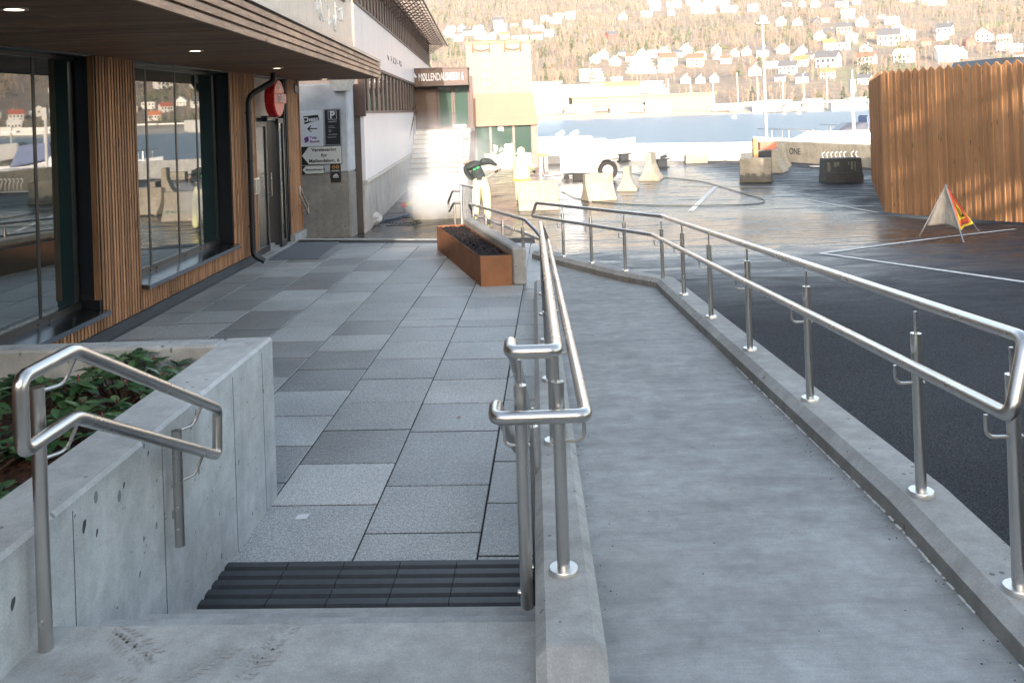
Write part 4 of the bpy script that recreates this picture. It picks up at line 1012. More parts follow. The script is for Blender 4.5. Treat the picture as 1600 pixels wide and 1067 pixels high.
p = A(1189, 286); jersey('pale concrete barrier in the sun left of the shaded block, with a wooden stake behind', p.x, p.y+.5, -.35, .95, .74, concrete_wet, None, .38, .2)
p = A(1218, 270); jersey('pale concrete barrier behind the sunlit one, near the orange crate', p.x+.05, p.y+.4, 1.1, 1.0, .80)
p = A(1226, 263); jersey('farthest pale concrete barrier on the right, closest to the grey quay wall', p.x+.1, p.y+.6, 1.2, 1.0, .86)
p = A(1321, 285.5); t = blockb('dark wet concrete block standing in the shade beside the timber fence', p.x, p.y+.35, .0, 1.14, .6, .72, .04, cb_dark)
ds = M_('damp_light_stain', (.24, .235, .20), .8)
mb = MB(); rr = random.Random(2)
for k in range(9):
    x = -.48+.105*k+rr.uniform(-.03, .03); w_ = rr.uniform(.012, .05); z1 = .62; z0 = rr.uniform(.32, .52); n = 7
    left = [(x-w_*rr.uniform(.6, 1.2), z0+(z1-z0)*i/n) for i in range(n+1)]; right = [(x+w_*rr.uniform(.6, 1.2), z0+(z1-z0)*i/n) for i in range(n, -1, -1)]
    ff = lambda z: -.3+.016+(z-.23)/.49*.024-.003
    if k in (0, 2, 3, 6, 7, 8): mb.add([(a, ff(z)-.004, z) for a, z in left+right], [tuple(range(2*n+2))])
mb.build('stain', ds, t, recalc=False)
# row of hooks on rack behind the dark block
p = A(1313, 262); t = thing('bike_rack', 'low pale metal rack with a row of curled hooks behind the dark block', 'rack', (p.x, p.y, gz(p.y)))
mb = MB()
for k in range(8):
    x = -.58+(.155*k if k < 6 else .155*k+.12); mb.tube(fillet([(x, 0, .05), (x, 0, .34), (x-.05, 0, .42), (x-.06, 0, .52), (x+.03, 0, .57)], .04, 4), .014, 6)
mb.tube([(-1.0, 0, .06), (.8, 0, .06)], .02, 6); mb.tube([(-1.0, .3, .06), (.8, .3, .06)], .02, 6); mb.build('hook', M_('rack_paint', (.6, .58, .55), .5), t, smooth=True)
# stake, crate, bin
p = A(1181, 262); t = thing('wooden_stake', 'light wooden stake standing upright behind the sunlit barrier', 'stake', (p.x, p.y, gz(p.y)))
mb = MB(); mb.hexa([(-.09, -.09, 0), (.09, -.09, 0), (.09, .09, 0), (-.09, .09, 0)], [(-.085, -.085, 1.05), (.085, -.085, 1.05), (.085, .085, 1.05), (-.085, .085, 1.05)]); mb.hexa([(-.085, -.085, 1.051), (.085, -.085, 1.051), (.085, .085, 1.051), (-.085, .085, 1.051)], [(-.05, -.05, 1.11), (.05, -.05, 1.11), (.05, .05, 1.11), (-.05, .05, 1.11)]); mb.build('stake', M_('stake_wood', (.50, .30, .12), .7), t, bevel=.01)
p = A(1195, 257); o = (p.x, p.y, gz(p.y))
t = thing('plastic_bin', 'low dark grey bin standing between the barriers and the quay wall', 'bin', o)
mb = MB(); mb.hexa([(-.32, -.25, 0), (.32, -.25, 0), (.32, .25, 0), (-.32, .25, 0)], [(-.38, -.3, .52), (.38, -.3, .52), (.38, .3, .52), (-.38, .3, .52)]); mb.build('tub', M_('bin_grey', (.05, .055, .065), .5), t, bevel=.02)
mb = MB(); mb.box(-.41, .41, -.33, .33, .522, .58); mb.build('rim', M_('bin_rim', (.12, .13, .14), .5), t, bevel=.01)
t = thing('orange_crate', 'faded orange plastic crate sitting on top of the grey bin', 'crate', (o[0]+.1, o[1], o[2]+.582))
mb = MB(); 
for (a, b, c, d) in ((-.32, .32, -.22, -.19), (-.32, .32, .19, .22), (-.32, -.29, -.19, .19), (.29, .32, -.19, .19)): mb.box(a, b, c, d, 0, .30)
mb.box(-.29, .29, -.19, .19, .0, .03); mb.build('crate_body', M_('crate_orange', (.55, .16, .10), .55), t, bevel=.008)
# small dark trestle feet and a pale block near the quay wall
for i, (u, v, lab) in enumerate(((975, 252, 'small dark steel trestle left of the tall barrier'), (1034, 262, 'small dark steel trestle right of the tall barrier, with a twisted top'))):
    p = A(u, v); t = thing('steel_trestle', lab, 'trestle', (p.x, p.y, gz(p.y)), .3, 'small dark steel trestles by the quay'); m = MB()
    m.box(-.28, .28, -.16, .16, 0, .04); m.box(-.2, .2, -.1, .1, .041, .30); m.box(-.3, .3, -.15, .15, .301, .35); m.build('i_section', anthracite, t, bevel=.01); m = MB(); m.obox((.1, 0, .42), (.12, 0, .03), (0, .05, 0), (-.01, 0, .06)); m.build('lug', anthracite, t)
p = A(1088, 255); blockb('low tan concrete block lying against the white quay wall', p.x, p.y+.1, 0, .92, .4, .34, .02)
# ---- tripod warning sign
q = [A(1437, 369), A(1506, 379), A(1531, 363.5)]; ap = (q[0]+q[1]+q[2])/3; ap = D(1478, 290, ap.y); o = tuple(q[1])
t = thing('warning_sign', 'folding tripod roadworks sign with red and yellow cloth in front of the timber fence', 'sign', o)
mb = MB()
L = [p-Vector(o) for p in q]; a = ap-Vector(o)
legs = []
for p in L:
    m = MB(); m.tube([p, a+(a-p).normalized()*.02], .011, 8); m.build('leg', steel_dull, t, smooth=True)
def pt(i, k): return a+(L[i]-a)*k
def cloth(i, j, mat, name, sag=.07, lo=.80, off=.0, hi=.02):
    vs = []; nu, nv = 14, 14; c = (L[0]+L[1]+L[2])/3
    for b in range(nv+1):
        k = hi+(lo-hi)*b/nv
        for u_ in range(nu+1):
            w_ = u_/nu; kk = k*(1-.07*math.sin(math.pi*w_)*b/nv)
            p = pt(i, kk)*(1-w_)+pt(j, kk)*w_
            inn = (c-p); inn.z = 0; inn = inn.normalized() if inn.length > 0 else inn
            p = p+inn*(sag*math.sin(math.pi*w_)*k+.012*math.sin(w_*38)*k*(1 if name == 'cloth_back' else .2))-inn*off
            vs.append(p)
    m = MB(); m.add(vs, [(b*(nu+1)+u_, b*(nu+1)+u_+1, (b+1)*(nu+1)+u_+1, (b+1)*(nu+1)+u_) for b in range(nv) for u_ in range(nu)])
    ob = m.build(name, mat, t, smooth=2, recalc=False); sm = ob.modifiers.new('s', 'SOLIDIFY'); sm.thickness = .004; return vs, nu
cloth(0, 1, cloth_grey, 'cloth_back')
vs, nu = cloth(1, 2, cloth_red, 'cloth_front')
c = (L[0]+L[1]+L[2])/3
def face(wx, k): 
    p = pt(1, k)*(1-wx)+pt(2, k)*wx; inn = c-p; inn.z = 0; inn.normalize(); return p+inn*(.07*math.sin(math.pi*wx)*k-.012)
m = MB()
def patch(poly, off=.0):
    vs = []
    for (w_, k) in poly:
        p = face(w_, k); inn = c-p; inn.z = 0; inn.normalize(); vs.append(p-inn*off)
    m.add(vs, [tuple(range(len(poly)))])
for i in range(6):
    for j in range(6):
        k0, k1 = .24+.42*j/6, .24+.42*(j+1)/6
        sp0, sp1 = .24, .24
        def ww(s_, k): return .5+(s_-.5)*min(.62, .18+.7*(k-.24)/.42*.9)
        patch([(ww(i/6, k0), k0), (ww((i+1)/6, k0), k0), (ww((i+1)/6, k1), k1), (ww(i/6, k1), k1)])
m.build('warning_triangle', cloth_yel, t, recalc=False)
m = MB()
for k in range(14):
    k0, k1 = .03+.77*k/14, .03+.77*(k+1)/14
    patch([(.0, k0), (.10, k0), (.10, k1), (.0, k1)], .006); patch([(.93, k0), (1, k0), (1, k1), (.93, k1)], .006)
for k in range(10): patch([(k/10, .76), ((k+1)/10, .76), ((k+1)/10, .80), (k/10, .80)], .006)
m.build('yellow_edge', cloth_yel, t, recalc=False)
m = MB()
def blob(cx, ck, rw, rk): patch([(cx+rw*math.cos(q), ck+rk*math.sin(q)) for q in [6.283*i/10 for i in range(10)]], .006)
blob(.44, .36, .05, .028); patch([(.42, .385), (.52, .39), (.56, .48), (.46, .50)], .006); patch([(.46, .50), (.53, .49), (.52, .62), (.46, .62)], .006); patch([(.50, .48), (.56, .48), (.64, .62), (.58, .62)], .006)
patch([(.50, .41), (.54, .40), (.70, .53), (.68, .55)], .006); patch([(.62, .62), (.80, .62), (.72, .54)], .006)
m.build('worker_pictogram', sign_black, t, recalc=False)

# ---- timber fence
c0 = A(1384, 335); c1 = A(1600, 352); cL = A(1363, 284); zt0 = D(1374, 110, c0.y).z; zt1 = D(1600, 93, c1.y).z; ztL = D(1346, 125, cL.y).z
zt0 = max(zt0, 2.4)
o = tuple(c0); t = thing('timber_fence', 'tall new timber board fence with a saw-tooth top enclosing the corner of the yard', 'fence', o)
def panel(a, b, za, zb, name, wb, lean, over=0):
    d = (b-a); Lh = d.xy.length; ux = Vector((d.x, d.y, 0)).normalized(); nn = Vector((ux.y, -ux.x, 0)); rr = random.Random(21)
    if nn.y > 0 and name == 'front_panel': nn = -nn
    if name == 'side_panel': nn = Vector((-abs(nn.x), nn.y if nn.x < 0 else -nn.y, 0))
    mb = MB(); s = 0; i = 0
    while s < Lh+over:
        e = s+wb-.004; f0, f1 = s/Lh, e/Lh
        g = a.lerp(b, f0); h = a.lerp(b, f1); zb0 = gz(g.y)+.05; z0 = za+(zb-za)*f0; z1 = za+(zb-za)*f1
        up = i % 2 == 0; am = .09
        t0, t1 = (z0-am, z1) if up else (z0, z1-am)
        def q(p, dep, z, ln): return Vector((p.x, p.y, z))+nn*dep+Vector((lean*(z-zb0)*ux.x, lean*(z-zb0)*ux.y, 0))
        dep = .0 if (i % 2) else .005
        lo = [q(g, dep, zb0, 0), q(h, dep, zb0, 0), q(h, dep-.022, zb0, 0), q(g, dep-.022, zb0, 0)]
        hi = [q(g, dep, t0, 0), q(h, dep, t1, 0), q(h, dep-.022, t1, 0), q(g, dep-.022, t0, 0)]
        mb.hexa(local(lo, o), local(hi, o))
        if i % 2 == 1:
            gp = a.lerp(b, f1); mb.hexa(local([q(gp-ux*.012, .018, zb0, 0), q(gp+ux*.022, .018, zb0, 0), q(gp+ux*.022, .006, zb0, 0), q(gp-ux*.012, .006, zb0, 0)], o), local([q(gp-ux*.012, .018, z1-am*.95, 0), q(gp+ux*.022, .018, z1-am*.8, 0), q(gp+ux*.022, .006, z1-am*.8, 0), q(gp-ux*.012, .006, z1-am*.95, 0)], o))
        s += wb; i += 1
    mb.build(name, fence_wood, t, bevel=0)
panel(c0, c1, zt0, zt1, 'front_panel', .118, .0, over=4.5)
panel(c0+Vector((-.0, .03, 0)), cL, zt0-.02, ztL, 'side_panel', .11, .0, over=0)
dfd = (c1-c0); ux = Vector((dfd.x, dfd.y, 0)).normalized()
mb = MB()
for z in (.5, 1.5, 2.5):
    for (a, b) in ((c0, c0+ux*7.0), (c0, cL)):
        d = (b-a); n_ = Vector((-d.y, d.x, 0)).normalized(); 
        if n_.x < 0: n_ = -n_
        mb.obox((a+b)*.5+n_*.07-Vector(o)+Vector((0, 0, z-gz(a.y)*0)), d*.485, n_*.025, (0, 0, .06))
mb.build('rail', fence_wood, t)
mb = MB(); fb = c0+ux*2.1; 
mb.obox(fb+Vector((2.6, 2.2, 1.3))-Vector(o), (1.6, .3, 0), (-.3, 1.6, 0), (0, 0, 1.3)); sh = None
s_ = D(1560, 98, c1.y+2.2)
x = thing('shed_roof', 'dark felt roof of a low shed just showing above the timber fence', 'shed', (c1.x+1.95, c1.y+3.0, gz(c1.y)))
mb = MB(); zr = D(1560, 94, c1.y+3.4).z; zz = zr-gz(c1.y)
mb.box(-.9, 2.2, -.5, 1.0, 0, zz-.14); mb.build('wall', black, x)
mb = MB(); mb.hexa([(-1.05, -.7, zz-.13), (2.4, -.7, zz-.13), (2.4, 1.2, zz-.13), (-1.05, 1.2, zz-.13)], [(-.98, -.66, zz), (2.4, -.66, zz+.05), (2.4, 1.2, zz+.05), (-.98, 1.2, zz)]); mb.build('roof', anthracite, x)

# ---- painted lines on the asphalt
def line(pts, w, name='parking_line'):
    mb = MB()
    for a, b in zip(pts[:-1], pts[1:]):
        d = (b-a); n = Vector((-d.y, d.x, 0)).normalized()*w/2; k = 10
        for i in range(k):
            p, q = a.lerp(b, i/k), a.lerp(b, (i+1)/k)
            f = lambda v_: Vector((v_.x, v_.y, gz(v_.y)+.001))
            mb.add([f(p-n), f(q-n), f(q+n), f(p+n)], [(0, 1, 2, 3)])
    tag(mb.build(name, white_paint, recalc=False), kind='structure')
line([A(1283, 396), A(1586, 358)], .09); line([A(1283, 396), A(1640, 446)], .09); line([A(1118, 292), A(1079, 330)], .13); line([A(1060, 291.5), A(1235, 292)], .10); line([A(1262, 312), A(1372, 332)], .08); line([A(1170, 327), A(1365, 322)], .07)
line([A(598, 317), A(640, 313)], .09); line([A(610, 301), A(650, 298)], .09)
# ---- hoses
def hose(px, mat, r, label, cat='hose'):
    pts = [A(u, v)+Vector((0, 0, r)) for u, v in px]; o = tuple(pts[0]); mb = MB(); mb.tube(local(fillet(pts, 1.2, 6), o), r, 8)
    x = mb.build('pressure_hose', mat, smooth=True); x.location = o; tag(x, label, cat)
hose([(952, 266), (1010, 276), (1095, 283), (1150, 300), (1197, 313), (1190, 320), (1110, 322), (1000, 322), (905, 314), (878, 300)], hose_m, .011, 'long dark hose looping across the wet asphalt beside the barriers')
hose([(470, 356), (530, 353), (560, 351), (600, 347), (640, 337)], hose_blue, .026, 'blue hose lying on the ground past the white plastic bag towards the steam')
# plastic bag
p = A(582, 352); rr = random.Random(6); bm = bmesh.new(); bmesh.ops.create_icosphere(bm, subdivisions=4, radius=1)
for v_ in bm.verts:
    n_ = noise.noise(v_.co*2.3)+.5*noise.noise(v_.co*6); v_.co = Vector((v_.co.x*.21, v_.co.y*.17, max(0, v_.co.z*.15+.13)))*(1+.28*n_); v_.co.z = max(0, v_.co.z)
me = bpy.data.meshes.new('plastic_bag'); bm.to_mesh(me); bm.free(); me.materials.append(plastic_bag)
x = link(bpy.data.objects.new('plastic_bag', me)); x.location = p; tag(x, 'crumpled white plastic bag on the ground by the concrete pier', 'bag')
# broom
p = A(573, 341); o = tuple(p); t = thing('broom', 'long-handled broom leaning against the recess by the concrete pier', 'broom', o); q = D(547, 290, p.y+.35)
mb = MB(); mb.tube([(0, 0, .16), tuple(q-Vector(o))], .014, 8); mb.build('handle', M_('broom_handle', (.10, .08, .07), .6), t); mb = MB(); mb.obox((.0, 0, .12), (.045, 0, .02), (0, .1, 0), (-.01, 0, .04)); mb.obox((.01, 0, .05), (.03, 0, .01), (0, .1, 0), (0, 0, .05)); mb.build('head', M_('broom_head', (.45, .30, .25), .8), t)
# red and yellow gas/pressure bottle
p = A(638, 333); o = (p.x, p.y, gz(p.y)+.22); t = thing('signal_cylinder', 'short red and yellow cylinder lying tilted beside the pale concrete block', 'cylinder', o)
mb = MB(); mb.tube([(-.16, 0, -.03), (-.04, 0, -.005)], .062, 14); mb.build('red_end', M_('cyl_red', (.6, .04, .04), .5), t, smooth=True)
mb = MB(); mb.tube([(-.04, 0, -.005), (.16, 0, .035)], .066, 14); mb.build('yellow_end', M_('cyl_yellow', (.8, .62, .02), .5), t, smooth=True)
mb = MB(); mb.tube([(-.1, 0, -.05), (-.12, .05, -.22)], .012, 6); mb.tube([(.1, 0, -.03), (.12, .05, -.22)], .012, 6); mb.build('stand', steel_dull, t)
# drain cover
p = A(632, 350); t = thing('drain_cover', 'small slotted gully grate in the asphalt near the pale concrete block', 'drain', (p.x, p.y, gz(p.y)))
mb = MB(); 
for k in range(9): mb.box(-.34+.08*k, -.30+.08*k, -.2, .2, -.004, .006)
mb.box(-.38, .38, -.24, -.2, -.004, .006); mb.box(-.38, .38, .2, .24, -.004, .006); mb.build('grate', black, t)
# paper scrap and leaf on the paving
p = G(472, 808); mb = MB(); mb.add([(-.035, -.02, .002), (.03, -.026, .004), (.038, .02, .01), (-.028, .028, .003)], [(0, 1, 2, 3)]); x = mb.build('paper_scrap', sign_white, recalc=False); x.location = p; tag(x, 'small crumpled white paper scrap on the paving near the steps', 'litter')
sm = x.modifiers.new('s', 'SOLIDIFY'); sm.thickness = .001
p = G(717, 653); mb = MB(); mb.add([(-.02, 0, .002), (0, -.008, .006), (.02, 0, .003), (0, .009, .008)], [(0, 1, 2, 3)]); x = mb.build('dry_leaf', M_('dry_leaf', (.32, .13, .05), .8), recalc=False); x.location = p; tag(x, 'tiny orange dry leaf lying on a paving joint', 'leaf')
# bollards near the tower
for (u, v, hh, r, lab, mt) in ((846, 281, 1.1, .075, 'slim pale bollard post left of the white trailer', M_('bollard_pale', (.5, .42, .38), .6)), (853.5, 268, .8, .09, 'short thick pale bollard post beside the slim one', MATS['concrete_painted'])):
    p = A(u, v); t = thing('bollard', lab, 'bollard', (p.x, p.y, gz(p.y))); mb = MB(); mb.lathe((0, 0, 0), [(0, 0), (r, 0), (r, hh-.06), (r*.7, hh), (0, hh)], 14); mb.build('post', mt, t, smooth=True); mb = MB(); mb.lathe((0, 0, 0), [(r*1.01, hh*.75), (r*1.05, hh*.75), (r*1.05, hh*.83), (r*1.01, hh*.83)], 14); mb.build('band', yellow, t)
# ---- white box trailer
p = A(912, 281); y = p.y; o = (D(915, 270, y).x, y, gz(y)); sc_ = y/1400.
t = thing('box_trailer', 'white covered box trailer parked by the quay wall, drawbar towards the left', 'trailer', o, -.075)
w2 = 39*sc_; hb = 14*sc_; ht = 60*sc_
mb = MB(); mb.hexa([(-w2, 0, hb), (w2, 0, hb), (w2, 2.6, hb), (-w2, 2.6, hb)], [(-w2+.02, .0, ht), (w2, 0, ht), (w2, 2.6, ht), (-w2+.02, 2.6, ht)]); mb.build('body', hull_white, t, bevel=.05, segs=2)
mb = MB(); mb.box(-w2-.02, w2+.02, -.02, 2.6, hb-.06, hb-.002); mb.box(-w2, w2, -.03, -.002, ht*.6, ht*.6+.03); mb.build('frame', steel_dull, t)
wl_ = MB(); wl_.lathe((w2-.1, -.24, .32), [(0, 0), (.2, 0), (.2, .17), (0, .17)], 20, axis=1)
tw_ = MB(); tw_.lathe((w2-.1, -.26, .32), [(.18, .02), (.31, .0), (.33, .04), (.33, .17), (.31, .2), (.18, .19)], 26, axis=1); wh = tw_.build('wheel', rubber, t, smooth=True)
rm = MB(); rm.lathe((w2-.1, -.26, .32), [(0, .02), (.06, .0), (.1, .04), (.18, .03), (.18, .17), (0, .17)], 20, axis=1); rm.build('rim', M_('rim_white', (.55, .52, .5), .4), wh, smooth=True)
mb = MB(); n = 12; ring = lambda y_: [(w2-.1+.40*math.cos(a), y_, .32+.40*math.sin(a)) for a in [math.pi*i/n for i in range(n+1)]]+[(w2-.1+.37*math.cos(a), y_, .32+.37*math.sin(a)) for a in [math.pi*(n-i)/n for i in range(n+1)]]
mb.loft([ring(-.28), ring(-.04)]); mb.build('mudguard', M_('mudguard', (.25, .23, .22), .6), t)
mb = MB(); mb.tube([(-.1, .3, hb-.08), (-w2-.55, .1, hb-.16)], .04, 8); mb.tube([(-w2-.55, .1, hb-.16), (-w2-.62, .1, hb-.06), (-w2-.55, .1, hb+.08)], .025, 8); mb.build('drawbar', steel_dull, t, smooth=True)
mb = MB(); mb.tube([(-w2+.05, -.05, hb+.1), (-w2+.05, -.05, .12)], .03, 8); jw = mb.build('jockey_stand', hull_white, t, smooth=True); mb = MB(); mb.lathe((-w2+.2, -.09, .1), [(0, 0), (.1, 0), (.1, .07), (0, .07)], 16, axis=1); mb.build('jockey_wheel', rubber, jw)
mb = MB(); mb.obox((-.15, .1, hb-.22), (.3, 0, 0), (0, .3, 0), (0, 0, .16)); mb.tube([(-.45, .0, hb-.1), (-.2, 0, .02)], .04, 6); mb.build('underbody', rubber, t, bevel=.03)
mb = MB(); mb.box(w2-.55, w2-.5, -.02, .0, ht*.62, ht*.7); mb.lathe((w2-.35, -.005, ht*.82), [(0, -.01), (.05, -.01), (.05, .0), (0, 0)], 12, axis=1); mb.build('latch', steel_dull, t)
# ---- quay walls
qa = A(838, 252); qb = A(1208, 251); qc = A(1352, 262); hq = .78
o = tuple(qa); x0 = qa+(qa-qb)*.25
cap = lambda pts, h, w: None
mb = MB(); d = (qb-x0).normalized(); n = Vector((-d.y, d.x, 0))
gq = lambda v_, z: Vector((v_.x, v_.y, z))
zq = gz(35)
mb.hexa(local([gq(x0, zq-.1), gq(qb, zq-.1), gq(qb+n*.35, -2.6), gq(x0+n*.35, -2.6)], o), local([gq(x0, zq+hq), gq(qb, zq+hq), gq(qb+n*.35, zq+hq), gq(x0+n*.35, zq+hq)], o))
x = mb.build('quay_wall', concrete_white, bevel=.02); x.location = o; tag(x, 'long white concrete quay wall along the waterfront behind the trailer', 'wall')
qe = qb+(qc-qb)*2.2; d2 = (qe-qb).normalized(); n2 = Vector((-d2.y, d2.x, 0)); n2 = n2 if n2.x > 0 else -n2; o = tuple(qb)
mb = MB(); a = qb+d2*.02
mb.hexa(local([gq(a, zq-.1), gq(qe, zq-.1), gq(qe+n2*.35, -2.6), gq(a+n2*.35, -2.6)], o), local([gq(a, zq+hq+.03), gq(qe, zq+hq+.03), gq(qe+n2*.35, zq+hq+.03), gq(a+n2*.35, zq+hq+.03)], o))
x = mb.build('quay_wall', concrete_barrier, bevel=.02); x.location = o; tag(x, 'grey concrete quay wall with dark graffiti, turning back behind the dark block', 'wall')
mid = qb.lerp(qc, .27); Mx = frame(gq(mid, zq+.18)-Vector(o)+n2*-.004, d2, (0, 0, 1)); text_mesh('graffiti', 'ONE', gd, .36, x, frame(gq(mid, zq+.42)-Vector(o)-n2*.005, d2, (0, 0, 1)), .002, bold=.004)
# ---- lamp post at the corner of the quay wall
p = Vector((D(1198, 228, 37).x, 37.0, zq)); topz = D(1188, 38, 37).z-zq; o = tuple(p)
t = thing('lamp_post', 'tall slim pale lamp post at the corner of the quay wall', 'lamp post', o)
mb = MB(); mb.tube([(0, 0, 0), (0, 0, 1.0), (0, 0, 1.02), (0, 0, topz)], [.085, .08, .06, .045], 12); mb.build('pole', M_('pole_grey', (.55, .55, .54), .5), t, smooth=True)
mb = MB(); mb.box(-.28, .28, -.12, .12, topz-.02, topz+.08); mb.build('lamp_head', steel_dull, t, bevel=.02)
# ================================================================ WATER, FAR SHORE, HILL
ZW = -.9
mb = MB(); mb.add([(-600, 36.5, ZW), (900, 36.5, ZW), (900, 300, ZW), (-600, 300, ZW)], [(0, 1, 2, 3)]); tag(mb.build('harbour_water', water_m, recalc=False), kind='structure')
mb = MB(); mb.add([(-40, 35.2, -3), (60, 35.2, -3), (60, 35.2, gz(35)-.05), (-40, 35.2, gz(35)-.05)], [(0, 1, 2, 3)])
SH = 232.0
def hz(x, y):
    e = y-SH+6*math.sin(x/37.)+4*math.sin(x/15.+1)
    if e < 0: return ZW+max(-3, e*.25)
    z = ZW+min(2.2, e*.16)
    s = max(0, y-(292+16*math.sin(x/80.)))
    s2 = s*s/(s+30)
    z += .128*s2+.00006*s2*s2
    if s > 0: z += (3.2*noise.noise((x/70., y/70., 0))+1.2*noise.noise((x/22., y/22., 4)))*min(1, s/60)
    return z
def T(u, v):                                          # pixel -> far terrain
    r = ray(u, v); y = SH-10; st = 2.0
    while y < 1500:
        if H+r[1]*y <= hz(r[0]*y, y):
            break
        y += st
    return Vector((r[0]*y, y, hz(r[0]*y, y)))
def make_hill():
    m, nt, b = nodes('hillside_ground'); v = world(nt)
    a = nz(nt, v, .018, 5, .6, .5); f = nz(nt, v, .25, 5, .7)
    c = ramp(nt, a, [(.35, (.205, .16, .122)), (.52, (.24, .192, .15)), (.64, (.22, .215, .11))])
    c = mix(nt, c, ramp(nt, f, [(.3, .65), (.7, 1.3)]), 1.0, 'MULTIPLY')
    g = N(nt, 'ShaderNodeNewGeometry'); sz = N(nt, 'ShaderNodeSeparateXYZ'); nt.links.new(g.outputs['Position'], sz.inputs[0])
    sh = N(nt, 'ShaderNodeMapRange'); sh.inputs['From Min'].default_value = 1.6; sh.inputs['From Max'].default_value = .2; nt.links.new(sz.outputs['Z'], sh.inputs['Value'])
    c = mix(nt, c, ramp(nt, f, [(.3, (.30, .28, .25)), (.7, (.44, .42, .38))]), sh.outputs[0])
    nt.links.new(c, b.inputs['Base Color']); b.inputs['Roughness'].default_value = .95; return m
hill_m = make_hill()
ysl = [SH-14+2.5*i for i in range(24)]; y = ysl[-1]
while y < 1700: y += 4+y*.011; ysl.append(y)
NX = 110; vs = []
for y in ysl:
    for i in range(NX+1):
        x = (-.75+1.85*i/NX)*y*1.0; vs.append((x, y, hz(x, y)))
mb = MB(); mb.add(vs, [(j*(NX+1)+i, j*(NX+1)+i+1, (j+1)*(NX+1)+i+1, (j+1)*(NX+1)+i) for j in range(len(ysl)-1) for i in range(NX)])
tag(mb.build('hillside', hill_m, smooth=2, recalc=False), kind='structure')

# ---- houses on the hill
HM = {'white': M_('house_white', (.66, .645, .62), .7, 0, .04), 'cream': M_('house_cream', (.55, .47, .38), .7, 0, .05), 'pink': M_('house_pink', (.55, .30, .25), .7, 0, .05), 'red': M_('house_red', (.42, .09, .07), .7, 0, .05), 'dark': M_('house_dark', (.08, .085, .10), .7, 0, .05), 'grey': M_('house_grey', (.42, .42, .42), .7, 0, .05), 'orange': M_('house_orange', (.50, .27, .16), .7, 0, .05)}
RM = {'dark': M_('roof_slate', (.11, .115, .13), .6, 0, .1), 'red': M_('roof_tile', (.40, .13, .09), .7, 0, .1), 'grey': M_('roof_grey', (.38, .36, .35), .7, 0, .1), 'white': M_('roof_pale', (.68, .66, .63), .7, 0, .05), 'orange': M_('roof_orange', (.52, .20, .09), .7, 0, .1)}
win_m = M_('house_window', (.05, .06, .08), .25, 0, .1)
HOUSE = {}
def house_proto(kind, wall, roof):
    key = (kind, wall, roof)
    if key in HOUSE: return HOUSE[key]
    # unit width 1 (x), gable kinds: 'g' ridge along x, 'f' gable facing viewer, 'b' flat-roofed block
    d, hh = (.8, .46) if kind != 'b' else (.6, .42)
    rh = {'g': .30, 'f': .42, 'b': .03}[kind]
    w = MB(); w.box(-.5, .5, -d/2, d/2, -.6, hh)
    if kind == 'f': w.hexa([(-.5, -d/2+.001, hh), (.5, -d/2+.001, hh), (.5, d/2-.001, hh), (-.5, d/2-.001, hh)], [(-.001, -d/2+.001, hh+rh-.012), (.001, -d/2+.001, hh+rh-.012), (.001, d/2-.001, hh+rh-.012), (-.001, d/2-.001, hh+rh-.012)])
    if kind == 'g': w.hexa([(-.499, -d/2, hh), (.499, -d/2, hh), (.499, d/2, hh), (-.499, d/2, hh)], [(-.499, -.002, hh+rh-.012), (.499, -.002, hh+rh-.012), (.499, .002, hh+rh-.012), (-.499, .002, hh+rh-.012)])
    r = MB(); e = .05
    if kind == 'g':
        for s_ in (-1, 1): r.hexa([(-.5-e, s_*(d/2+e), hh-.03), (.5+e, s_*(d/2+e), hh-.03), (.5+e, 0, hh+rh), (-.5-e, 0, hh+rh)], [(-.5-e, s_*(d/2+e), hh+.01), (.5+e, s_*(d/2+e), hh+.01), (.5+e, 0, hh+rh+.04), (-.5-e, 0, hh+rh+.04)])
    elif kind == 'f':
        for s_ in (-1, 1): r.hexa([(s_*(.5+e), -d/2-e, hh-.03), (0, -d/2-e, hh+rh), (0, d/2+e, hh+rh), (s_*(.5+e), d/2+e, hh-.03)], [(s_*(.5+e), -d/2-e, hh+.01), (0, -d/2-e, hh+rh+.04), (0, d/2+e, hh+rh+.04), (s_*(.5+e), d/2+e, hh+.01)])
    else: r.box(-.52, .52, -d/2-.02, d/2+.02, hh+.001, hh+.05)
    ch = MB(); ch.box(.18, .25, -.04, .03, hh+rh*.5, hh+rh+.14) if kind != 'b' else ch.box(.2, .32, -.05, .05, hh+.05, hh+.13)
    wn = MB(); wn.box(-.06, .06, -d/2-.012, -d/2+.01, -.09, .075)
    pr = {}
    tw = w.build('wall', HM[wall]); tr = r.build('roof', RM[roof]); tc = ch.build('chimney', HM['pink' if roof == 'red' else 'grey']); twn = wn.build('window', win_m)
    me = (tw.data, tr.data, tc.data, twn.data, hh)
    for q in (tw, tr, tc, twn): bpy.data.objects.remove(q)
    HOUSE[key] = me; return me
def put_house(p, wm, kind, wall, roof, rz, label, group):
    me = house_proto(kind, wall, roof); t = thing('house', label, 'house', p, rz, group)
    t.scale = (wm, wm, wm)
    def ch(name, m, par, loc=(0, 0, 0)):
        o = bpy.data.objects.new(name, m); COL.objects.link(o); o.parent = par; o.location = loc; return o
    ch('wall', me[0], t); r = ch('roof', me[1], t); ch('chimney', me[2], r)
    cols = (-.3, 0, .3) if kind == 'f' else (-.36, -.12, .12, .36)
    for x in cols: ch('window', me[3], t, (x, 0, .30)); 
    for x in cols[::2]: ch('window', me[3], t, (x, 0, .04))
    return t
Z6 = lambda x, y: (680+x/3.478, y/3.478)
Z7 = lambda x, y: (1140+x/3.478, y/3.478)
HL = []                                               # (u, v_base, width px, kind, wall, roof)
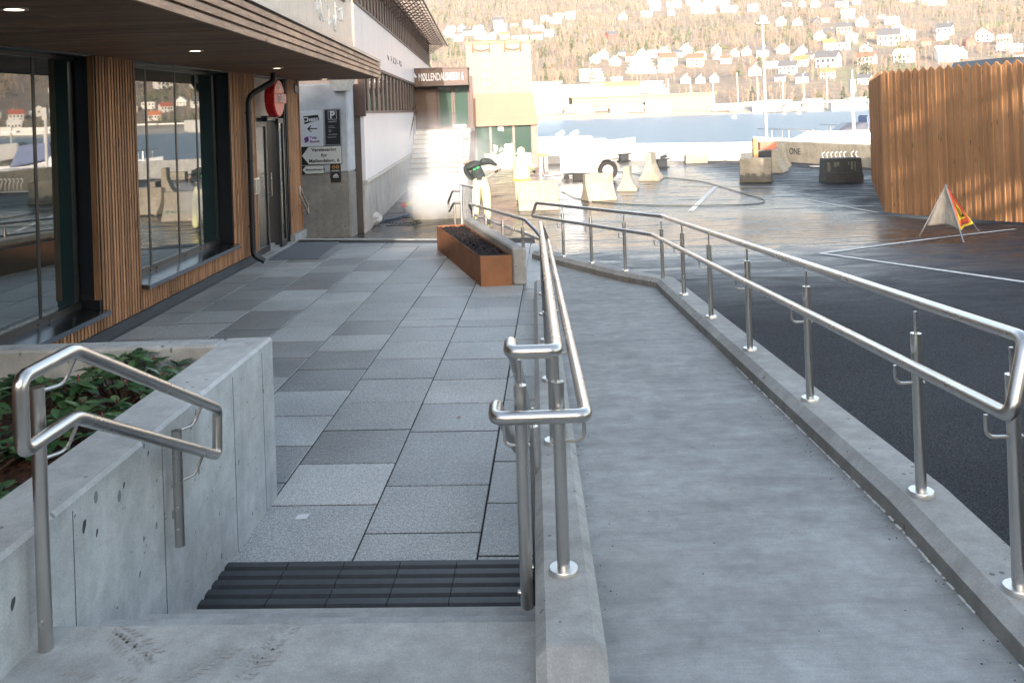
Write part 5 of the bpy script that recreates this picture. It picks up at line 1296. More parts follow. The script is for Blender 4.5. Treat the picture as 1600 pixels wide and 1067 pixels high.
def h6(x, y, w, k, wl='white', rf='white'): u, v = Z6(x, y); HL.append((u, v, w/3.478, k, wl, rf))
def h7(x, y, w, k, wl='white', rf='white'): u, v = Z7(x, y); HL.append((u, v, w/3.478, k, wl, rf))
for a in [(85,178,52,'g'),(140,172,52,'f'),(178,195,60,'g','white','dark'),(236,180,62,'g'),(75,205,60,'g'),(128,225,56,'g','white','grey'),(245,215,70,'g'),(310,218,56,'f'),(340,137,66,'g','cream','dark'),(355,182,80,'g'),(378,212,60,'g','white','orange'),(430,152,60,'g','red','red'),(478,220,66,'b'),(502,150,60,'g','white','grey'),(558,172,84,'b','white','dark'),(552,218,72,'g','white','red'),(598,118,48,'g'),(668,98,58,'g','white','red'),(655,128,74,'b'),(735,108,64,'g','grey','grey'),(620,200,56,'g'),(1018,112,66,'f','pink','orange'),(960,216,70,'g','red','dark'),(1150,92,76,'b'),(1185,30,74,'b'),(1196,58,70,'g'),(1282,82,56,'f','white','dark'),(1300,45,90,'b'),(1400,24,86,'b'),(1425,70,78,'g'),(1505,34,84,'g','white','grey'),(1490,76,74,'b'),(1575,66,60,'g'),(1570,18,60,'g','white','dark'),
    (870,345,64,'f'),(915,320,70,'f'),(1015,305,52,'g','white','dark'),(978,358,74,'f'),(1062,335,62,'g','white','red'),(1122,312,72,'f','white','dark'),(1180,312,60,'g'),(1245,308,74,'f'),(1318,312,60,'g','white','dark'),(1362,300,88,'f'),(1440,330,70,'g'),(1262,360,110,'g','white','red'),(1415,358,104,'g','white','red'),(1525,292,72,'f','white','dark'),(1530,325,62,'f','cream','orange'),(1580,345,66,'g','white','red'),(1255,396,88,'g','white','grey'),(985,452,78,'b'),(1360,455,74,'f','cream','grey'),(1436,458,72,'f','cream','dark'),(1515,450,66,'f','cream','grey')]: h6(*a)
for a in [(20,70,56,'g'),(128,62,58,'g'),(312,38,56,'g','white','dark'),(392,38,50,'f'),(465,42,64,'f'),(612,40,80,'g','white','dark'),(690,28,50,'g'),(282,142,72,'f'),(370,142,64,'f','white','orange'),(473,146,72,'f','dark','dark'),(517,122,56,'g','white','red'),(645,104,82,'g'),(720,146,84,'f','white','red'),(826,104,48,'b'),(880,134,94,'b'),(492,222,74,'f'),(545,200,70,'g','dark','dark'),(625,186,96,'g','pink','dark'),(665,232,72,'g'),(782,208,82,'g','orange','red'),(915,190,84,'f'),(972,222,84,'g'),(1172,188,96,'g','white','dark'),(1152,216,84,'f','white','dark'),(1385,226,110,'f','white','red'),(1305,252,72,'f','red','red'),(1495,242,80,'g','pink','grey'),(540,266,82,'g','cream','orange'),(612,272,96,'b'),(864,246,140,'g','white','dark'),(1068,250,60,'g','cream','red'),(390,296,72,'f','white','dark'),(290,294,76,'f'),(180,306,80,'g','white','dark'),(92,306,70,'f'),(28,308,66,'f','white','red'),(362,326,62,'f'),(436,322,54,'g','grey','dark'),(560,292,76,'f'),(742,290,74,'f','white','dark'),(748,352,108,'g','white','red'),(950,338,112,'g'),(1180,336,130,'g'),(1255,318,80,'f'),(1480,276,72,'f','white','grey'),(1555,292,80,'g'),(1575,322,60,'g','white','red'),(392,362,92,'g','white','orange'),(232,372,92,'b'),(318,402,110,'g','white','dark'),(538,366,140,'g','white','dark'),(130,412,92,'f','white','orange'),(275,444,64,'g','white','dark'),(395,450,80,'g','white','dark'),(536,426,88,'g','white','orange'),(965,14,80,'b'),(1100,24,150,'b')]: h7(*a)
for (u, v, w, k, wc, rf) in ((1352,132,24,'g','white','dark'),(1378,128,22,'f','white','white'),(1404,136,24,'g','white','red'),(1432,128,26,'b','white','white'),(1462,134,24,'f','cream','dark'),(1490,126,26,'g','white','white'),(1520,134,24,'g','white','dark'),(1550,128,26,'f','white','red'),(1582,136,26,'g','white','white'),(1615,128,26,'f','white','dark'),(1650,134,28,'g','white','red'),(1690,128,26,'b','white','white'),(1420,148,24,'g','white','orange'),(1500,150,26,'b','white','white'),(1570,150,24,'g','white','dark'),(1640,150,26,'g','white','white')): HL.append((u, v, w, k, wc, rf))
ordn = ['first', 'second', 'third', 'fourth', 'fifth', 'sixth', 'seventh', 'eighth', 'ninth', 'tenth', 'eleventh', 'twelfth', 'thirteenth', 'fourteenth', 'fifteenth', 'sixteenth', 'seventeenth', 'eighteenth', 'nineteenth', 'twentieth']
TREEX = []; cnt = {}
bands = lambda v: 'top' if v < 30 else 'upper' if v < 50 else 'middle' if v < 74 else 'lower' if v < 100 else 'lowest'
kn = {'g': 'wide-roofed', 'f': 'gable-fronted', 'b': 'flat-roofed'}
rn = {'dark': 'dark', 'red': 'red', 'grey': 'grey', 'white': 'pale', 'orange': 'orange'}
HL.sort(key=lambda h: h[0])
for (u, v, w, k, wc, rf) in HL:
    key = (bands(v), k, wc, rf); cnt.setdefault(key, []).append(u)
seen = {}; rr = random.Random(8)
for (u, v, w, k, wc, rf) in HL:
    key = (bands(v), k, wc, rf); n = len(cnt[key]); i = seen.get(key, 0); seen[key] = i+1
    d = f"{'only' if n == 1 else ordn[i]} {wc} {kn[k]} house with {rn[rf]} roof, {'counted from left, ' if n > 1 else ''}{key[0]} row on hillside"
    p = T(u, v); wm = w*p.y/1400*.80
    if k == 'f': wm *= .92
    put_house(p, wm, k, wc, rf, rr.uniform(-.35, .35)-math.atan2(p.x, p.y), d[:], 'houses on the far hillside')
    TREEX.append((p.x, p.y, wm))
# round white storage dome
p = T(*Z7(183, 122)); rad = 6.6*p.y/1400
t = thing('white_dome', 'round white dome among the houses on the far hillside above the lamp post', 'dome', p); mb = MB(); mb.lathe((0, 0, rad*.6), [(0, -rad*1.2)]+[(rad*math.cos(a), rad*math.sin(a)) for a in [(-.9+.25*i) for i in range(10)]]+[(0, rad)], 20); mb.build('shell', HM['white'], t, smooth=True); mb = MB(); mb.box(-rad*1.6, rad*1.6, -rad, rad, -rad*.8, -rad*.1); mb.build('base', HM['white'], t); TREEX.append((p.x, p.y, rad*3))
# terraced apartment blocks: stepped volumes with balconies
def terrace(label, px, steps, rows, wall='white'):
    (u0, v0, u1, v1) = px; p = T((u0+u1)/2, v1); s_ = p.y/1400; W_, H_ = (u1-u0)*s_, (v1-v0)*s_
    t = thing('apartment_block', label, 'apartments', p, -math.atan2(p.x, p.y)); 
    w = MB(); rf = MB(); wins_ = []
    for j in range(rows):
        z0, z1 = H_*j/rows, H_*(j+1)/rows; off = W_*.10*j*steps
        xa, xb = -W_/2+max(0, off), W_/2-W_*.05*j
        w.box(xa, xb, j*2.0, 8+j*2.0, (z0 if j else -4), z1-.4); rf.box(xa-.3, xb+.3, j*2.0-.8, 8+j*2.0, z1-.399, z1-.05)
        n = 5
        for k in range(n):
            a = xa+(xb-xa)*(k+.12)/n; b = xa+(xb-xa)*(k+.80)/n; m = MB(); m.box(a, b, j*2.0-.06, j*2.0+.02, z0+.4, z1-.9); wins_.append(m)
    w.build('wall', HM[wall], t); rf.build('balcony_slab', HM['white'], t)
    for m in wins_: m.build('window', win_m, t)
    TREEX.append((p.x, p.y, W_*1.1)); return t
terrace('long white stepped apartment block low on the hillside above the warehouse', (982, 127, 1042, 146), .9, 3)
terrace('white four-storey apartment block left of the stepped housing, above the white hall', (906, 107, 945, 128), 0, 4)
terrace('steep stack of white terraced flats with dark windows in the middle of the hillside', (978, 84, 1026, 116), .6, 6)
# waterfront buildings
def wf(label, name, cat, px, dep, wall, roof, wcols, wrows, wband=None, rise=0.0):
    (u0, v0, u1, v1) = px; p = T((u0+u1)/2, v1); s_ = p.y/1400; W_, H_ = (u1-u0)*s_, (v1-v0)*s_
    t = thing(name, label, cat, p, .0); w = MB(); w.box(-W_/2, W_/2, 0, dep, -3, H_); w.build('wall', wall, t)
    r = MB(); r.hexa([(-W_/2-.4, -.4, H_+.001), (W_/2+.4, -.4, H_+.001), (W_/2+.4, dep, H_+.001), (-W_/2-.4, dep, H_+.001)], [(-W_/2-.4, -.4, H_+.4), (W_/2+.4, -.4, H_+.4), (W_/2+.4, dep*.5, H_+.4+rise), (-W_/2-.4, dep*.5, H_+.4+rise)]); r.build('roof', roof, t)
    for j in range(wrows):
        if wband:
            m = MB(); m.box(-W_/2-.02, W_/2+.02, -.12, -.0, H_*(j+.08)/wrows, H_*(j+.30)/wrows); m.build('band', wband, t)
        for i in range(wcols):
            m = MB(); a = -W_/2+W_*(i+.18)/wcols; b = -W_/2+W_*(i+.82)/wcols; m.box(a, b, -.08, .05, H_*(j+.42)/wrows, H_*(j+.78)/wrows); m.build('window', win_m, t)
    TREEX.append((p.x, p.y+dep/2, W_*1.05)); return t
blue = M_('facade_blue', (.10, .36, .62), .5, 0, .1); tan = M_('warehouse_tan', (.34, .25, .18), .8, 0, .08)
wf('white four-storey office block with blue bands on the far shore beside the lift tower', 'waterfront_office', 'office', (828, 131, 878, 178), 14, HM['white'], HM['grey'], 6, 4, blue)
wf('long low white hall between the blue-banded office and the warehouse', 'white_hall', 'hall', (878, 146, 945, 162), 12, HM['white'], RM['white'], 0, 1, None, 3)
wf('low white hall with a red roof edge above the warehouse on the far shore', 'white_hall', 'hall', (925, 137, 1000, 152), 12, HM['white'], HM['orange'], 8, 1, None, 2)
t = wf('very long tan warehouse running along the far shore', 'warehouse', 'warehouse', (895, 151, 1118, 174), 15, tan, tan, 0, 1)
for (a, b, z0, z1, nm) in ((-.02, .09, .35, .65, 'window'), (-.135, -.115, .1, .95, 'door')):
    p_ = T(1006, 174); s_ = p_.y/1400; W_ = 223*s_; H_ = 23*s_; m = MB(); m.box(W_*(a+.0), W_*b, -.1, .02, H_*z0, H_*z1); m.build(nm, win_m, t)
# clutter, walls and moored boats along the far shore
rr = random.Random(31); cm = [HM['white'], HM['white'], HM['white'], HM['grey'], HM['grey'], HM['cream']]
dd = thing('shore_wall', 'long pale breakwater wall low along the far shore', 'wall', (90, SH+10, 0))
m = MB()
for i in range(16): xx = -70+14*i; m.box(xx, xx+13.7, 0, 1.5, ZW+.5, ZW+2.6+rr.uniform(0, .5))
m.build('wall_block', HM['white'], dd)
def simple_boat(L, Bm, seed, canopy=None):
    rings = []; n = 9
    for i in range(n):
        s = i/(n-1); w = Bm/2*min(1, (1-s)**.55*1.25+.02) if s > .35 else Bm/2*(.86+.14*s/.35); sh = .55*L/6*(1+.5*s*s); k = .0
        zb = -.25*L/6+.55*L/6*max(0, s-.6)
        x = (s-.5)*L
        rings.append([(x, -w, sh), (x, -w*.92, sh*.3), (x, 0, zb), (x, w*.92, sh*.3), (x, w, sh), (x, 0, sh+.03*L/6)])
    m = MB(); m.loft(rings); return m
for i in range(44):
    u = rr.uniform(842, 1340); v = rr.uniform(171, 180); p = T(u, v); L = rr.uniform(2.5, 6.5); kind = rr.random(); mt = rr.choice(cm)
    m = MB()
    if kind < .55:
        nm, cat = 'moored_boat', 'boat'; lab = 'small boat laid up among the clutter on the far shore'
        m = simple_boat(L, L*.34, i); m.box(-L*.2, L*.12, -L*.1, L*.1, L*.1, L*.24)
    else:
        nm, cat = 'shore_container', 'container'; lab = 'box-like container or shed among the clutter on the far shore'
        h_ = rr.uniform(1.2, 2.4); m.box(-L/2, L/2, -1.2, 1.2, -.6, h_); m.box(-L/2-.1, L/2+.1, -1.3, 1.3, h_+.001, h_+.2)
    x = m.build(nm, mt); x.location = p+Vector((0, 0, .4)); x.rotation_euler.z = rr.uniform(-.4, .4); tag(x, lab, cat, 'small boats on the far shore' if cat == 'boat' else 'containers and sheds on the far shore')
for i in range(14):
    u = 860+36*i+rr.uniform(-8, 8); p = T(u, 172); m = MB(); m.tube([(0, 0, -1), (0, 0, rr.uniform(6, 10))], .12, 5); x = m.build('mast', HM['white']); x.location = p; tag(x, 'thin white mast or light pole standing on the far shore', 'mast', 'thin poles along the far shore')
# buoy line: small floats
for i, (u, v) in enumerate(((1147, 184.5), (1225, 178.5), (1248, 178))):
    r_y = (ZW+.15-H)/ray(u, v)[1]; p = G(u, v, ZW+.15); m = MB(); m.lathe((0, 0, 0), [(0, -.3), (.45, -.15), (.5, .1), (.3, .4), (0, .5)], 12); x = m.build('buoy', HM['white'], smooth=True); x.location = p
    tag(x, ['white buoy on the water left of the lamp post', 'white buoy near the far shore, right of the lamp post', 'rightmost white buoy near the far shore'][i], 'buoy')
# ---- trees on the hill: bare broadleaf wood and evergreens as masses
def blocked(x, y):
    for (hx_, hy, w) in TREEX:
        if abs(x-hx_) < w*.62+2.5 and -30-w < y-hy < w*.8+2: return True
    return False
bark_m = M_('bare_twigs', (.20, .158, .13), .9, 0, .35, .05); ever_m = M_('evergreen_foliage', (.085, .12, .05), .9, 0, .5, .06); bush_m = M_('shrub_foliage', (.15, .15, .06), .9, 0, .4, .08)
rr = random.Random(77); bare = MB(); ever = MB(); bush = MB(); nb = 0
def tri(mb, p, d, s): mb.add([p-s, p+s, p+d], [(0, 1, 2)])
while nb < 8500:
    y = 296+rr.random()**.8*760; x = rr.uniform(-.24, .74)*y
    dens = noise.noise((x/60., y/60., 9))
    if dens < -.18 and rr.random() < .75: continue
    if blocked(x, y): continue
    z = hz(x, y); nb += 1; q = rr.random(); f = min(1, .55+(y-290)/300.)
    if q < .87:
        h_ = rr.uniform(4, 8)*f; c = Vector((x, y, z)); tri(bare, c, Vector((rr.uniform(-.5, .5), 0, h_)), Vector((.10+.00015*y, 0, 0)))
        for k in range(15):
            a = rr.uniform(0, 6.283); b0 = c+Vector((0, 0, h_*rr.uniform(.2, .75))); l = h_*rr.uniform(.18, .42); dd_ = Vector((math.cos(a)*.55, math.sin(a)*.4, rr.uniform(.5, 1)))*l
            tri(bare, b0, dd_, Vector((rr.uniform(.03, .07)+.0001*y, 0, rr.uniform(-.05, .05))))
            b1 = b0+dd_*.5; dd2 = Vector((rr.uniform(-.6, .6), rr.uniform(-.3, .3), rr.uniform(.3, 1)))*l*.6; tri(bare, b1, dd2, Vector((.05+.00012*y, 0, .05)))
    elif q < .92:
        h_ = rr.uniform(6, 13)*f; c = Vector((x, y, z)); tri(ever, c, Vector((0, 0, h_)), Vector((.25, 0, 0)))
        for k in range(46):
            s = rr.random(); a = rr.uniform(0, 6.283); rad = (1-s)*h_*.22+.2; p = c+Vector((math.cos(a)*rad*.6, math.sin(a)*rad*.6, h_*(.08+.9*s))); tri(ever, p, Vector((math.cos(a)*rad*.7, math.sin(a)*rad*.7, -h_*.05)), Vector((-math.sin(a)*.5, math.cos(a)*.5, rr.uniform(.1, .5))))
    else:
        h_ = rr.uniform(1.6, 4.2)*f; c = Vector((x, y, z))
        for k in range(34):
            d = Vector((rr.gauss(0, 1), rr.gauss(0, 1), abs(rr.gauss(0, 1)))).normalized(); p = c+Vector((d.x*h_*.9, d.y*h_*.7, d.z*h_*.8))*rr.uniform(.5, 1); tri(bush, p, Vector((rr.uniform(-1, 1), rr.uniform(-1, 1), rr.uniform(-.3, 1)))*h_*.28, Vector((rr.uniform(-1, 1), rr.uniform(-1, 1), rr.uniform(-1, 1)))*h_*.16)
def bulk(mb, name, mat):
    return tag(mb.build(name, mat, recalc=False), kind='stuff')
# air between here and the far shore
if HAZE:
    m = bpy.data.materials.new('haze'); m.use_nodes = True; nt = m.node_tree; nt.nodes.remove(nt.nodes['Principled BSDF']); pv = N(nt, 'ShaderNodeVolumePrincipled'); pv.inputs['Color'].default_value = (.93, .95, 1, 1); pv.inputs['Density'].default_value = HAZE; pv.inputs['Anisotropy'].default_value = 0
    nt.links.new(pv.outputs[0], nt.nodes['Material Output'].inputs['Volume']); b_ = MB(); b_.box(-1400, 2000, -80, 1800, -12, 420); tag(b_.build('haze', m), kind='stuff')
bulk(bare, 'bare_woodland', bark_m); bulk(ever, 'evergreen_woodland', ever_m); bulk(bush, 'hillside_shrubs', bush_m)

# ================================================================ BOATS AT THE QUAY
def cruiser(label, loc, rz, L, Bm, group=None, cov=None):
    t = thing('motor_boat', label, 'boat', loc, rz, group)
    simple_boat(L, Bm, 1).build('hull', hull_white, t, smooth=True)
    k = L/6; m = MB()
    st = MB(); 
    for s_ in (-1, 1): st.tube([(-.48*L, s_*Bm*.44, .30*k), (0, s_*Bm*.505, .36*k), (.22*L, s_*Bm*.44, .42*k)], .035, 5)
    st.build('rubbing_strake', navy, t)
    m.hexa([(-.20*L, -Bm*.36, .60*k), (.26*L, -Bm*.26, .66*k), (.26*L, Bm*.26, .66*k), (-.20*L, Bm*.36, .60*k)], [(-.18*L, -Bm*.33, 1.0*k), (.16*L, -Bm*.2, .96*k), (.16*L, Bm*.2, .96*k), (-.18*L, Bm*.33, 1.0*k)]); m.build('cabin', hull_white, t, bevel=.05, segs=2)
    m = MB(); m.hexa([(-.17*L, -Bm*.33, 1.0*k), (.0*L, -Bm*.25, .98*k), (.0*L, Bm*.25, .98*k), (-.17*L, Bm*.33, 1.0*k)], [(-.17*L, -Bm*.28, 1.27*k), (-.06*L, -Bm*.2, 1.27*k), (-.06*L, Bm*.2, 1.27*k), (-.17*L, Bm*.28, 1.27*k)]); m.build('windscreen', M_('boat_glass', (.06, .07, .10), .35) if 'boat_glass' not in MATS else MATS['boat_glass'], t)
    m = MB(); m.hexa([(-.42*L, -Bm*.36, .62*k), (-.171*L, -Bm*.36, .9*k), (-.171*L, Bm*.36, .9*k), (-.42*L, Bm*.36, .62*k)], [(-.36*L, -Bm*.3, 1.45*k), (-.171*L, -Bm*.3, 1.52*k), (-.171*L, Bm*.3, 1.52*k), (-.36*L, Bm*.3, 1.45*k)]); m.build('canopy', cov or hull_blue, t, bevel=.06, segs=2)
    m = MB()
    for s_ in (-1, 1):
        m.tube(fillet([(.05*L, s_*Bm*.42, .62*k), (.07*L, s_*Bm*.42, 1.0*k), (.30*L, s_*Bm*.30, 1.08*k), (.47*L, 0, 1.14*k)], .3, 4), .018, 6)
        for q in (.16, .30, .40): m.tube([(q*L, s_*Bm*(.40-.55*max(0, q-.16)), .64*k), (q*L, s_*Bm*(.385-.55*max(0, q-.16)), 1.06*k)], .014, 5)
    m.build('rail', steel, t, smooth=True)
    m = MB(); m.tube([(-.25*L, 0, 1.5*k), (-.25*L, 0, 2.0*k)], .03, 6); m.box(-.3*L, -.2*L, -.3, .3, 1.95*k, 2.02*k); m.build('radar_arch', hull_white, t)
    return t
p = G(1300, 228, ZW); 
def at_y(u, v, y): q = D(u, v, y); return q
q = at_y(1298, 236, 46); cruiser('white cabin cruiser with a blue canopy moored behind the grey quay wall', (q.x+.6, 47, ZW), 3.05, 8.4, 2.7)
q = at_y(1372, 236, 50); cruiser('white cruiser with a pale canopy half hidden behind the timber fence', (q.x+1.5, 52, ZW), 2.9, 8.2, 2.7, cov=HM['grey'])
q = at_y(1470, 236, 52); cruiser('white motor boat moored behind the timber fence, farthest right', (q.x, 52, ZW), 2.6, 7.0, 2.4, cov=HM['white'])
t = thing('mooring_post', 'thin white mooring post behind the grey quay wall by the cabin cruiser', 'post', (D(1334, 200, 42).x, 42, ZW)); m = MB(); m.tube([(0, 0, -1), (0, 0, 3.9)], .07, 8); m.build('post', HM['white'], t); m = MB(); m.box(-.12, .12, -.1, .1, 3.3, 3.9); m.build('head', steel_dull, t)
q = at_y(892, 216, 40); t = thing('motor_boat', 'low white open boat with two tilted outboard engines behind the trailer', 'boat', (q.x, 40.5, -.12), .03)
t.scale = (1.05, 1.05, 1.05); simple_boat(5.6, 1.9, 2).build('hull', hull_white, t, smooth=True)
m = MB(); m.box(-2.6, .9, -.75, .75, .5, .92); m.build('cabin', hull_white, t, bevel=.06)
for i, xx in enumerate((-.45, .15)):
    m = MB(); m.obox((xx, -.3, 1.05), (.17, 0, .09), (0, .1, 0), (-.04, 0, .08)); m.tube([(xx-.1, -.3, .98), (xx-.3, -.3, .8)], .05, 8); m.build('outboard_engine', hull_white, t, bevel=.05)
# floating pontoon the boats lie against
m = MB(); m.box(0, 30, 0, 1.6, -.4, .45); m.box(-.05, 30.05, -.05, 1.65, .451, .52); x = m.build('pontoon', concrete_barrier); x.location = (9, 53.5, ZW); tag(x, 'floating grey pontoon behind the moored boats', 'pontoon')

# ================================================================ BEHIND THE CAMERA: building and bare tree that shade the terrace
t = thing('rear_building', 'plain rendered building behind the viewpoint whose roof shades the terrace', 'building', (0, -13, 0))
m = MB(); m.box(-34, 26, -10, 0, -.4, SHADE_H); m.build('wall', grey_wall, t)
m = MB(); m.box(-34.4, 26.4, -10.4, .35, SHADE_H+.001, SHADE_H+.28); m.build('roof', anthracite, t)
for j in range(2):
    for i in range(18):
        m = MB(); a = -32+3.2*i; m.box(a, a+1.7, -.02, .03, 1.0+2.6*j, 2.5+2.6*j); f = m.build('window', glass, t)
        m = MB(); m.box(a-.06, a+1.76, -.02, .06, .94+2.6*j, .999+2.6*j); m.build('sill', anthracite, f)
def bare_tree(label, loc, h, seed):
    rr = random.Random(seed); t = thing('bare_tree', label, 'tree', loc); m = MB(); cr = MB()
    m.tube([(0, 0, -.2), (.05, 0, h*.25), (.12, .05, h*.55), (.1, .1, h*.9)], [.28, .24, .16, .05], 10); m.build('trunk', stem_m, t, smooth=True)
    def br(p, d, l, r, dep):
        if dep == 0 or r < .003: return
        q = p+d*l; mdl = (p+q)/2+Vector((rr.uniform(-1, 1), rr.uniform(-1, 1), rr.uniform(-1, 1)))*l*.08; cr.tube([p, mdl, q], [r, r*.8, r*.6], 5, caps=False)
        for k in range(3):
            nd = (d+Vector((rr.uniform(-1, 1), rr.uniform(-1, 1), rr.uniform(-.4, .8)))*.75).normalized(); br(p.lerp(q, rr.uniform(.5, 1)), nd, l*rr.uniform(.55, .8), r*.58, dep-1)
    for k in range(11):
        z = h*rr.uniform(.32, .85); a = 2.4*k; br(Vector((.08, .03, z)), Vector((math.cos(a), math.sin(a)*.6, rr.uniform(.35, .9))).normalized(), h*.28*(1.25-z/h), .22, 4)
    cr.build('crown', stem_m, t, recalc=False)
for (lx, ly, hh, sd), lb in zip(TREES, ('shorter bare street tree behind the viewpoint', 'taller bare street tree behind the viewpoint, farther right')): bare_tree(lb, (lx, ly, 0), hh, sd)
# ================================================================ PEOPLE
def person(label, loc, rz, J, E, zones, name='person'):
    """J: joint -> (x,y,z,r); E: edges; zones: list of (material, joints) by nearest bone"""
    t = thing(name, label, 'person', loc, rz)
    names = list(J); idx = {n: i for i, n in enumerate(names)}
    me = bpy.data.meshes.new('body'); me.from_pydata([J[n][:3] for n in names], [(idx[a], idx[b]) for a, b in E], [])
    tmp = bpy.data.objects.new('body_tmp', me); COL.objects.link(tmp)
    sk = tmp.modifiers.new('skin', 'SKIN'); sk.use_smooth_shade = True; sk.branch_smoothing = .6
    for n in names:
        d = me.skin_vertices[0].data[idx[n]]; r = J[n][3]; d.radius = (r, r) if not isinstance(r, tuple) else r; d.use_root = (n == 'pelvis')
    sb = tmp.modifiers.new('sub', 'SUBSURF'); sb.levels = 2; sb.render_levels = 2
    bpy.context.view_layer.update()
    m2 = bpy.data.meshes.new_from_object(tmp.evaluated_get(bpy.context.evaluated_depsgraph_get())); bpy.data.objects.remove(tmp)
    m2.name = 'body'; m2.materials.clear()
    mats = [z[0] for z in zones]
    for m in mats: m2.materials.append(m)
    seg = []
    for a, b in E:
        for k, z in enumerate(zones):
            if b in z[1]: seg.append((Vector(J[a][:3]), Vector(J[b][:3]), k))
    for p in m2.polygons:
        c = p.center; best = 9; bi = 0
        for a, b, k in seg:
            ab = b-a; q = max(0, min(1, (c-a).dot(ab)/max(1e-9, ab.length_squared))); dd = (a+ab*q-c).length
            if dd < best: best, bi = dd, k
        p.material_index = bi; p.use_smooth = True
    return t, link(bpy.data.objects.new('body', m2), t)
def hand(J, E, w, d, s, up=(0, 0, 1), pre='L', curl=.5):
    """five separate bent fingers from wrist joint w along direction d; s = size"""
    d = Vector(d).normalized(); W_ = Vector(J[w][:3]); u = Vector(up); side = d.cross(u).normalized(); dn = side.cross(d).normalized()
    palm = W_+d*.06*s; J[pre+'palm'] = (*palm, .026*s); E.append((w, pre+'palm'))
    for i, (o_, L) in enumerate(((-.027, .062), (-.009, .074), (.009, .070), (.026, .055))):
        a = palm+side*o_*s+d*.028*s; b = a+(d*.75-dn*curl*.5)*L*.55*s; c = b+(d*.4-dn*curl)*L*.5*s
        for nm, p, r in ((f'{pre}f{i}a', a, .0095), (f'{pre}f{i}b', b, .0085), (f'{pre}f{i}c', c, .007)): J[nm] = (*p, r*s)
        E += [(pre+'palm', f'{pre}f{i}a'), (f'{pre}f{i}a', f'{pre}f{i}b'), (f'{pre}f{i}b', f'{pre}f{i}c')]
    a = palm-side*.03*s-d*.02*s; b = a+(-side*.6+d*.6-dn*.3)*.034*s; c = b+(d*.9-dn*.4)*.026*s
    for nm, p, r in ((pre+'ta', a, .011), (pre+'tb', b, .010), (pre+'tc', c, .008)): J[nm] = (*p, r*s)
    E += [(pre+'palm', pre+'ta'), (pre+'ta', pre+'tb'), (pre+'tb', pre+'tc')]
    return [n for n in J if n.startswith(pre) and (n[1:2] in 'pft')]
# --- worker bending over a pressure lance (back to us, leaning left)
p = A(753, 347); base = p
J = {'pelvis': (0, 0, .90, .135), 'waist': (-.05, .06, 1.03, .165), 'chest': (-.12, .19, 1.19, .215), 'upper': (-.18, .28, 1.27, .18), 'neck': (-.27, .37, 1.31, .06), 'head': (-.33, .44, 1.33, .085), 'crown': (-.38, .50, 1.34, .07),
     'shR': (.0, .26, 1.32, .10), 'elR': (.19, .32, 1.34, .078), 'wrR': (.36, .38, 1.24, .036), 'shL': (-.34, .16, 1.18, .085), 'elL': (-.24, .38, .96, .058), 'wrL': (.02, .50, .92, .036),
     'hipR': (.10, 0, .84, .13), 'knR': (.125, .03, .46, .10), 'anR': (.14, -.01, .10, .075), 'toR': (.15, .15, .045, .045), 'hipL': (-.10, 0, .84, .13), 'knL': (-.12, .05, .46, .10), 'anL': (-.15, .0, .10, .075), 'toL': (-.17, .16, .045, .045)}
E = [('pelvis', 'waist'), ('waist', 'chest'), ('chest', 'upper'), ('upper', 'neck'), ('neck', 'head'), ('head', 'crown'), ('upper', 'shR'), ('shR', 'elR'), ('elR', 'wrR'), ('upper', 'shL'), ('shL', 'elL'), ('elL', 'wrL'), ('pelvis', 'hipR'), ('hipR', 'knR'), ('knR', 'anR'), ('anR', 'toR'), ('pelvis', 'hipL'), ('hipL', 'knL'), ('knL', 'anL'), ('anL', 'toL')]
hr = hand(J, E, 'wrR', (.5, .1, -.8), 1.15, (1, 0, .4), 'R', .8); hl = hand(J, E, 'wrL', (.7, .5, .1), 1.15, (0, 0, 1), 'L', .9)
t, body = person('worker in dark jacket and bright yellow trousers bending over while hosing', base, .0, J, E,
    [(jacket, ['waist', 'chest', 'upper', 'shR', 'elR', 'wrR', 'shL', 'elL', 'wrL']), (yellow_blown, ['hipR', 'knR', 'hipL', 'knL', 'anR', 'anL']), (boot, ['toR', 'toL']), (skin, ['neck', 'head', 'crown']+hr+hl)])
m = MB(); hc = Vector((-.345, .455, 1.345))
m.lathe(tuple(hc), [(0, .085), (.05, .075), (.083, .035), (.092, 0), (.085, -.035), (.06, -.055)], 18); ob = m.build('hood', M_('pale_cap', (.42, .38, .34), .8), t, smooth=True)
m = MB()
for (dx, dz) in ((-.03, .0), (.05, .035)): 
    c = Vector((-.10+dx, -.01, 1.18+dz)); m.obox(c, (.028, .01, .008), (-.004, .012, .0), (-.0, -.012, .02))
m.build('back_logo', green_mark, t)
m = MB(); m.hexa([(-.15, -.135, .93), (.15, -.135, .93), (.15, .12, .93), (-.15, .12, .93)], [(-.145, -.13, .965), (.145, -.13, .965), (.145, .12, .965), (-.145, .12, .965)]); 
m = MB(); m.lathe((0, .0, .50), [(.089, 0), (.093, 0), (.093, .05), (.089, .05)], 14)
lance = thing('pressure_lance', 'thin pressure-washer lance held by the bending worker, pointing down', 'lance', base)
m = MB(); wr = Vector(J['Rpalm'][:3])+Vector((.02, 0, -.06)); wl2 = Vector(J['Lpalm'][:3]); dr_ = (wl2-wr).normalized(); m.tube([wr+Vector((.02, -.02, .06)), wr, wl2, wl2+dr_*.35+Vector((-.02, .05, -.25))], .012, 8); m.build('tube', M_('lance_pale', (.5, .45, .38), .5), lance, smooth=True)
m = MB(); m.tube([wr-dr_*.04, wr+dr_*.12], .022, 8); m.build('grip', black, lance)
